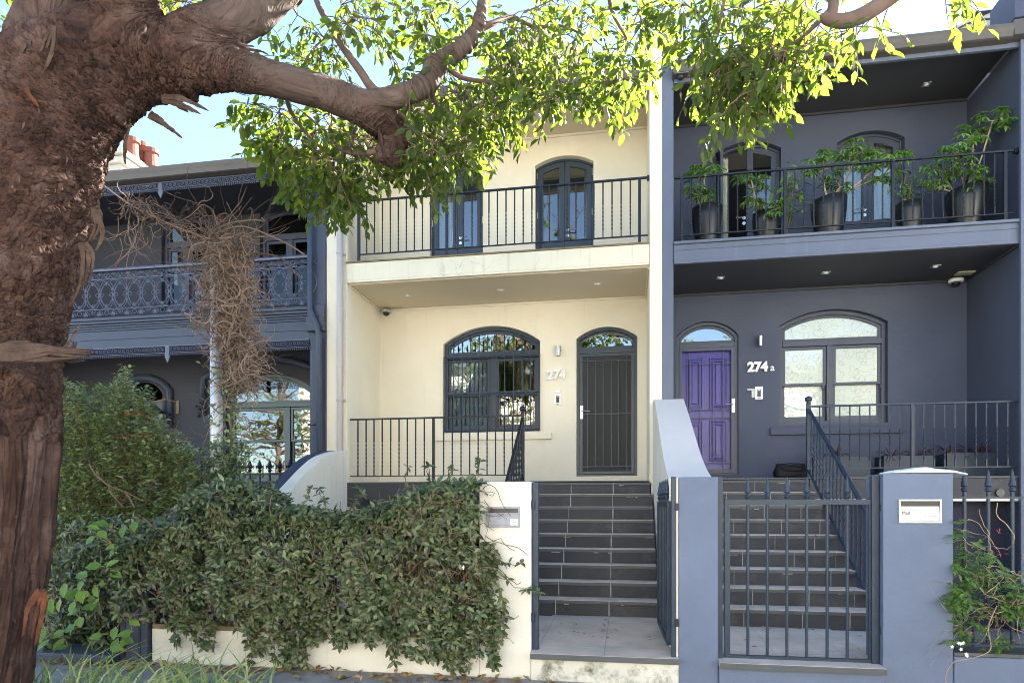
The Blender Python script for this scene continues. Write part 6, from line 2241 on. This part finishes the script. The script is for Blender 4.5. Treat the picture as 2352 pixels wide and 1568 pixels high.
# middle
region([(1000, 110), (1110, 30), (1130, -20), (1525, -20), (1520, 60), (1470, 130), (1300, 170), (1120, 190), (1010, 200)], 105, 5.2, 6.9, 9, .098, gapk=.44)
region([(960, 200), (1120, 170), (1300, 160), (1440, 140), (1490, 110), (1470, 180), (1400, 225), (1310, 215), (1240, 240), (1170, 275), (1110, 310), (1080, 345), (1020, 380), (960, 300), (940, 250)], 150, 5.2, 6.8, 9, .098, gapk=.34)
region([(640, 230), (840, 300), (930, 320), (1020, 300), (1090, 330), (1060, 370), (1010, 395), (950, 405), (900, 395), (850, 400), (800, 430), (760, 430), (740, 400), (690, 395), (655, 380), (665, 330), (620, 290)], 135, 5.1, 6.4, 9, .098, gapk=.36)
region([(640, 345), (700, 350), (800, 370), (850, 400), (800, 455), (770, 485), (700, 435), (650, 405)], 48, 5.6, 6.6, 9, .1)
# right hand cluster, nearer
region([(1525, -20), (1900, -20), (1890, 60), (1830, 100), (1780, 120), (1640, 110), (1560, 60)], 58, 4.7, 5.8, 8, .095, gapk=.42)
region([(1600, 110), (1800, 100), (1880, 110), (1850, 150), (1790, 190), (1740, 230), (1680, 255), (1640, 240), (1625, 190)], 80, 4.6, 5.4, 8, .095)
region([(1960, 20), (2050, 10), (2020, 40), (1960, 80), (1930, 110)], 7, 4.6, 4.9, 4, .11)
region([(2140, -30), (2230, -30), (2200, -4)], 4, 4.7, 5.0, 5, .1)
# crown above the frame
region([(-300, -420), (2400, -420), (2300, -40), (600, -50), (350, -40), (-100, -60)], 40, 4.2, 7.2, 10, .12)
for i in range(36):
    targets.append((Vector((R.uniform(-4.5, 2.5), R.uniform(3.2, 6.8), R.uniform(8.2, 10.6))), 12, .14))
NP = np.array([n_[0] for n_ in nodes]); NR = [n_[1] for n_ in nodes]
order = sorted(targets, key=lambda t_: float(np.min(np.linalg.norm(NP - np.array(t_[0])[None], axis=1))))
pl_ = [Vector(p) for p in NP]
arr = np.zeros((len(pl_) + len(order) * 6, 3)); arr[:len(pl_)] = NP
cnt = len(pl_)
for q, nl, l in order:
    d_ = np.linalg.norm(arr[:cnt] - np.array(q)[None], axis=1)
    j = int(np.argmin(d_))
    a = Vector(arr[j])
    dist = (q - a).length
    dv_ = (q - a).normalized() if dist > 1e-4 else rdir()
    if dist > .04:
        pts = [a, a.lerp(q, .35) + rv(.06 * dist) + Vector((0, 0, .08 * dist)), a.lerp(q, .7) + rv(.06 * dist) + Vector((0, 0, .05 * dist)), q]
        r0 = .004 + .006 * min(dist, 1.2)
        wood.tube(pts, [r0, r0 * .8, r0 * .65, .004], 5, cap=False)
        for p in pts[1:]:
            arr[cnt] = p
            cnt += 1
    spray(q, dv_ + rdir() * .8, nl, l)
    if R.random() < .8:
        spray(q, rdir() + Vector((0, 0, -.3)), max(nl - 4, 3), l)
wood.build('branches', TWIG, tree, smooth=True)
lv.build('crown', LEAF_T, tree)

# ================================================================ GROUND COVER
gt = thing('strappy_grass', 'tuft of long pale green strap grass at the foot of the tree', 'grass', (gx(330, 4.5), 4.5, -.02))
gm = MB()
for i in range(150):
    if i < 110:
        bx, by = R.uniform(60, 560), R.uniform(4.2, 4.7)
    else:
        bx, by = R.uniform(330, 620), R.uniform(4.4, 4.8)
    x = gx(bx, by)
    b0 = Vector((x, by, -.05))
    lean = Vector((R.gauss(.35, .55), R.gauss(0, .3), 0))
    L = R.uniform(.3, .62)
    w = R.uniform(.005, .009)
    pts = [b0 + lean * L * f * f + Vector((0, 0, L * (f - .28 * f * f))) for f in (0, .3, .6, .85, 1)]
    sd_ = Vector((1, .3, 0)).normalized()
    vs = []
    for q, ww in zip(pts, (w, w, w * .85, w * .5, .0006)):
        vs += [q - sd_ * ww, q + Vector((0, .003, 0)), q + sd_ * ww]
    fs = []
    for j in range(4):
        fs += [(3 * j, 3 * j + 1, 3 * j + 4, 3 * j + 3), (3 * j + 1, 3 * j + 2, 3 * j + 5, 3 * j + 4)]
    gm.add(vs, fs)
gm.build('blades', GRASSM, gt, smooth=True)
lv = Leaves()
for i in range(420):
    y = 5.58 - abs(R.gauss(0, .22)) if R.random() < .75 else R.uniform(2.6, 5.5)
    x = R.uniform(-6.5, -.5)
    if y > 5.42 and x < -4.75:
        y = 5.4
    lv.add((x, y, -.012), (R.gauss(0, 1), R.gauss(0, 1), R.uniform(0, .35)), (R.gauss(0, .3), R.gauss(-.2, .3), 1), R.uniform(.05, .11), R.uniform(.025, .05))
for i in range(44):
    x, y, zz = R.choice(((R.uniform(.85, 2.3), R.uniform(5.9, 6.9), .245), (R.uniform(.8, 1.9), 6.90, .252), (R.uniform(-.7, .3), R.uniform(6.0, 7.2), .252), (R.uniform(1, 2.2), 8.05, 1.10)))
    lv.add((x, y, zz), (R.gauss(0, 1), R.gauss(0, 1), .1), (0, -.2, 1), .06, .025)
struct(lv.build('leaf_litter', LEAF_D, None, SMALL), 'stuff')

# ================================================================ ACROSS THE STREET (seen in the window reflections; house walls also bounce fill)
OPP = mat('pale_bounce_render', (0.80, 0.76, 0.68), 0.8, 0.2, 0.1, 1)  # very pale so these out-of-view walls bounce fill onto the facades
for k, (x, w_, h_, lab) in enumerate(((-17, 12, 8.5, 'pale two storey house across the street reflected in the left windows'), (-3, 13, 7.6, 'pale low house across the street reflected in the middle windows'), (12, 14, 9.0, 'pale tall house across the street reflected in the right windows'))):
    t = thing('opposite_house', lab, 'house', (x + w_ / 2, -11, 0))
    MB().box(x, x + w_ - .8, -22, -11, -.2, h_).build('wall', OPP, t)
    MB().prism([(-22.4, h_), (-10.6, h_), (-17.5, h_ + 2)], x - .2, x + w_ - .6, 'x').build('roof', ROOFM, t)
    for wx in (x + 2, x + w_ * .5, x + w_ - 3):
        for z in (1.0, 4.0):
            if z + 1.6 < h_:
                f = MB().box(wx, wx + 1.1, -11.0, -10.95, z, z + 1.6).build('window', JOIN, t)
                MB().box(wx + .06, wx + 1.04, -10.95, -10.94, z + .06, z + 1.54).build('pane', BLACKP, f)
for k, (x, y, h_, lab) in enumerate(((-16.5, -7.9, 11, 'leafy street tree across the road reflected in the dark house window'), (-6.5, -7.7, 11, 'leafy street tree across the road reflected in the cream house window'), (8.0, -7.9, 11, 'leafy street tree across the road reflected in the blue house window'))):
    t = thing('street_tree', lab, 'tree', (x, y, -.02))
    tr = MB()
    tr.tube(spline([(x, y, -.02), (x + .1, y, 1.6), (x - .1, y + .1, 3.2), (x + .2, y, h_ * .7)], 4), [.26, .25, .24, .23, .22, .2, .19, .18, .16, .14, .1, .08, .04], 8)
    lv = Leaves()
    for c in range(60):
        q = Vector((x, y, h_ * .5)) + Vector((R.gauss(0, 2.1), R.gauss(0, 1.2), R.gauss(0, 1.9)))
        q.z = max(q.z, 2.4)
        s0 = Vector((x, y, min(q.z - .4, h_ * .6)))
        tr.tube([s0, s0.lerp(q, .5) + rv(.2), q], [.06, .04, .015], 5, cap=False)
        for i in range(46):
            lv.add(q + Vector((R.gauss(0, .5), R.gauss(0, .5), R.gauss(0, .4))), rdir() + Vector((0, 0, -.4)), (R.gauss(0, .6), R.gauss(0, .6), 1), R.uniform(.15, .24), R.uniform(.08, .12))
    tr.build('trunk', TWIG, t, smooth=True)
    lv.build('crown', LEAF_T, t, SMALL)
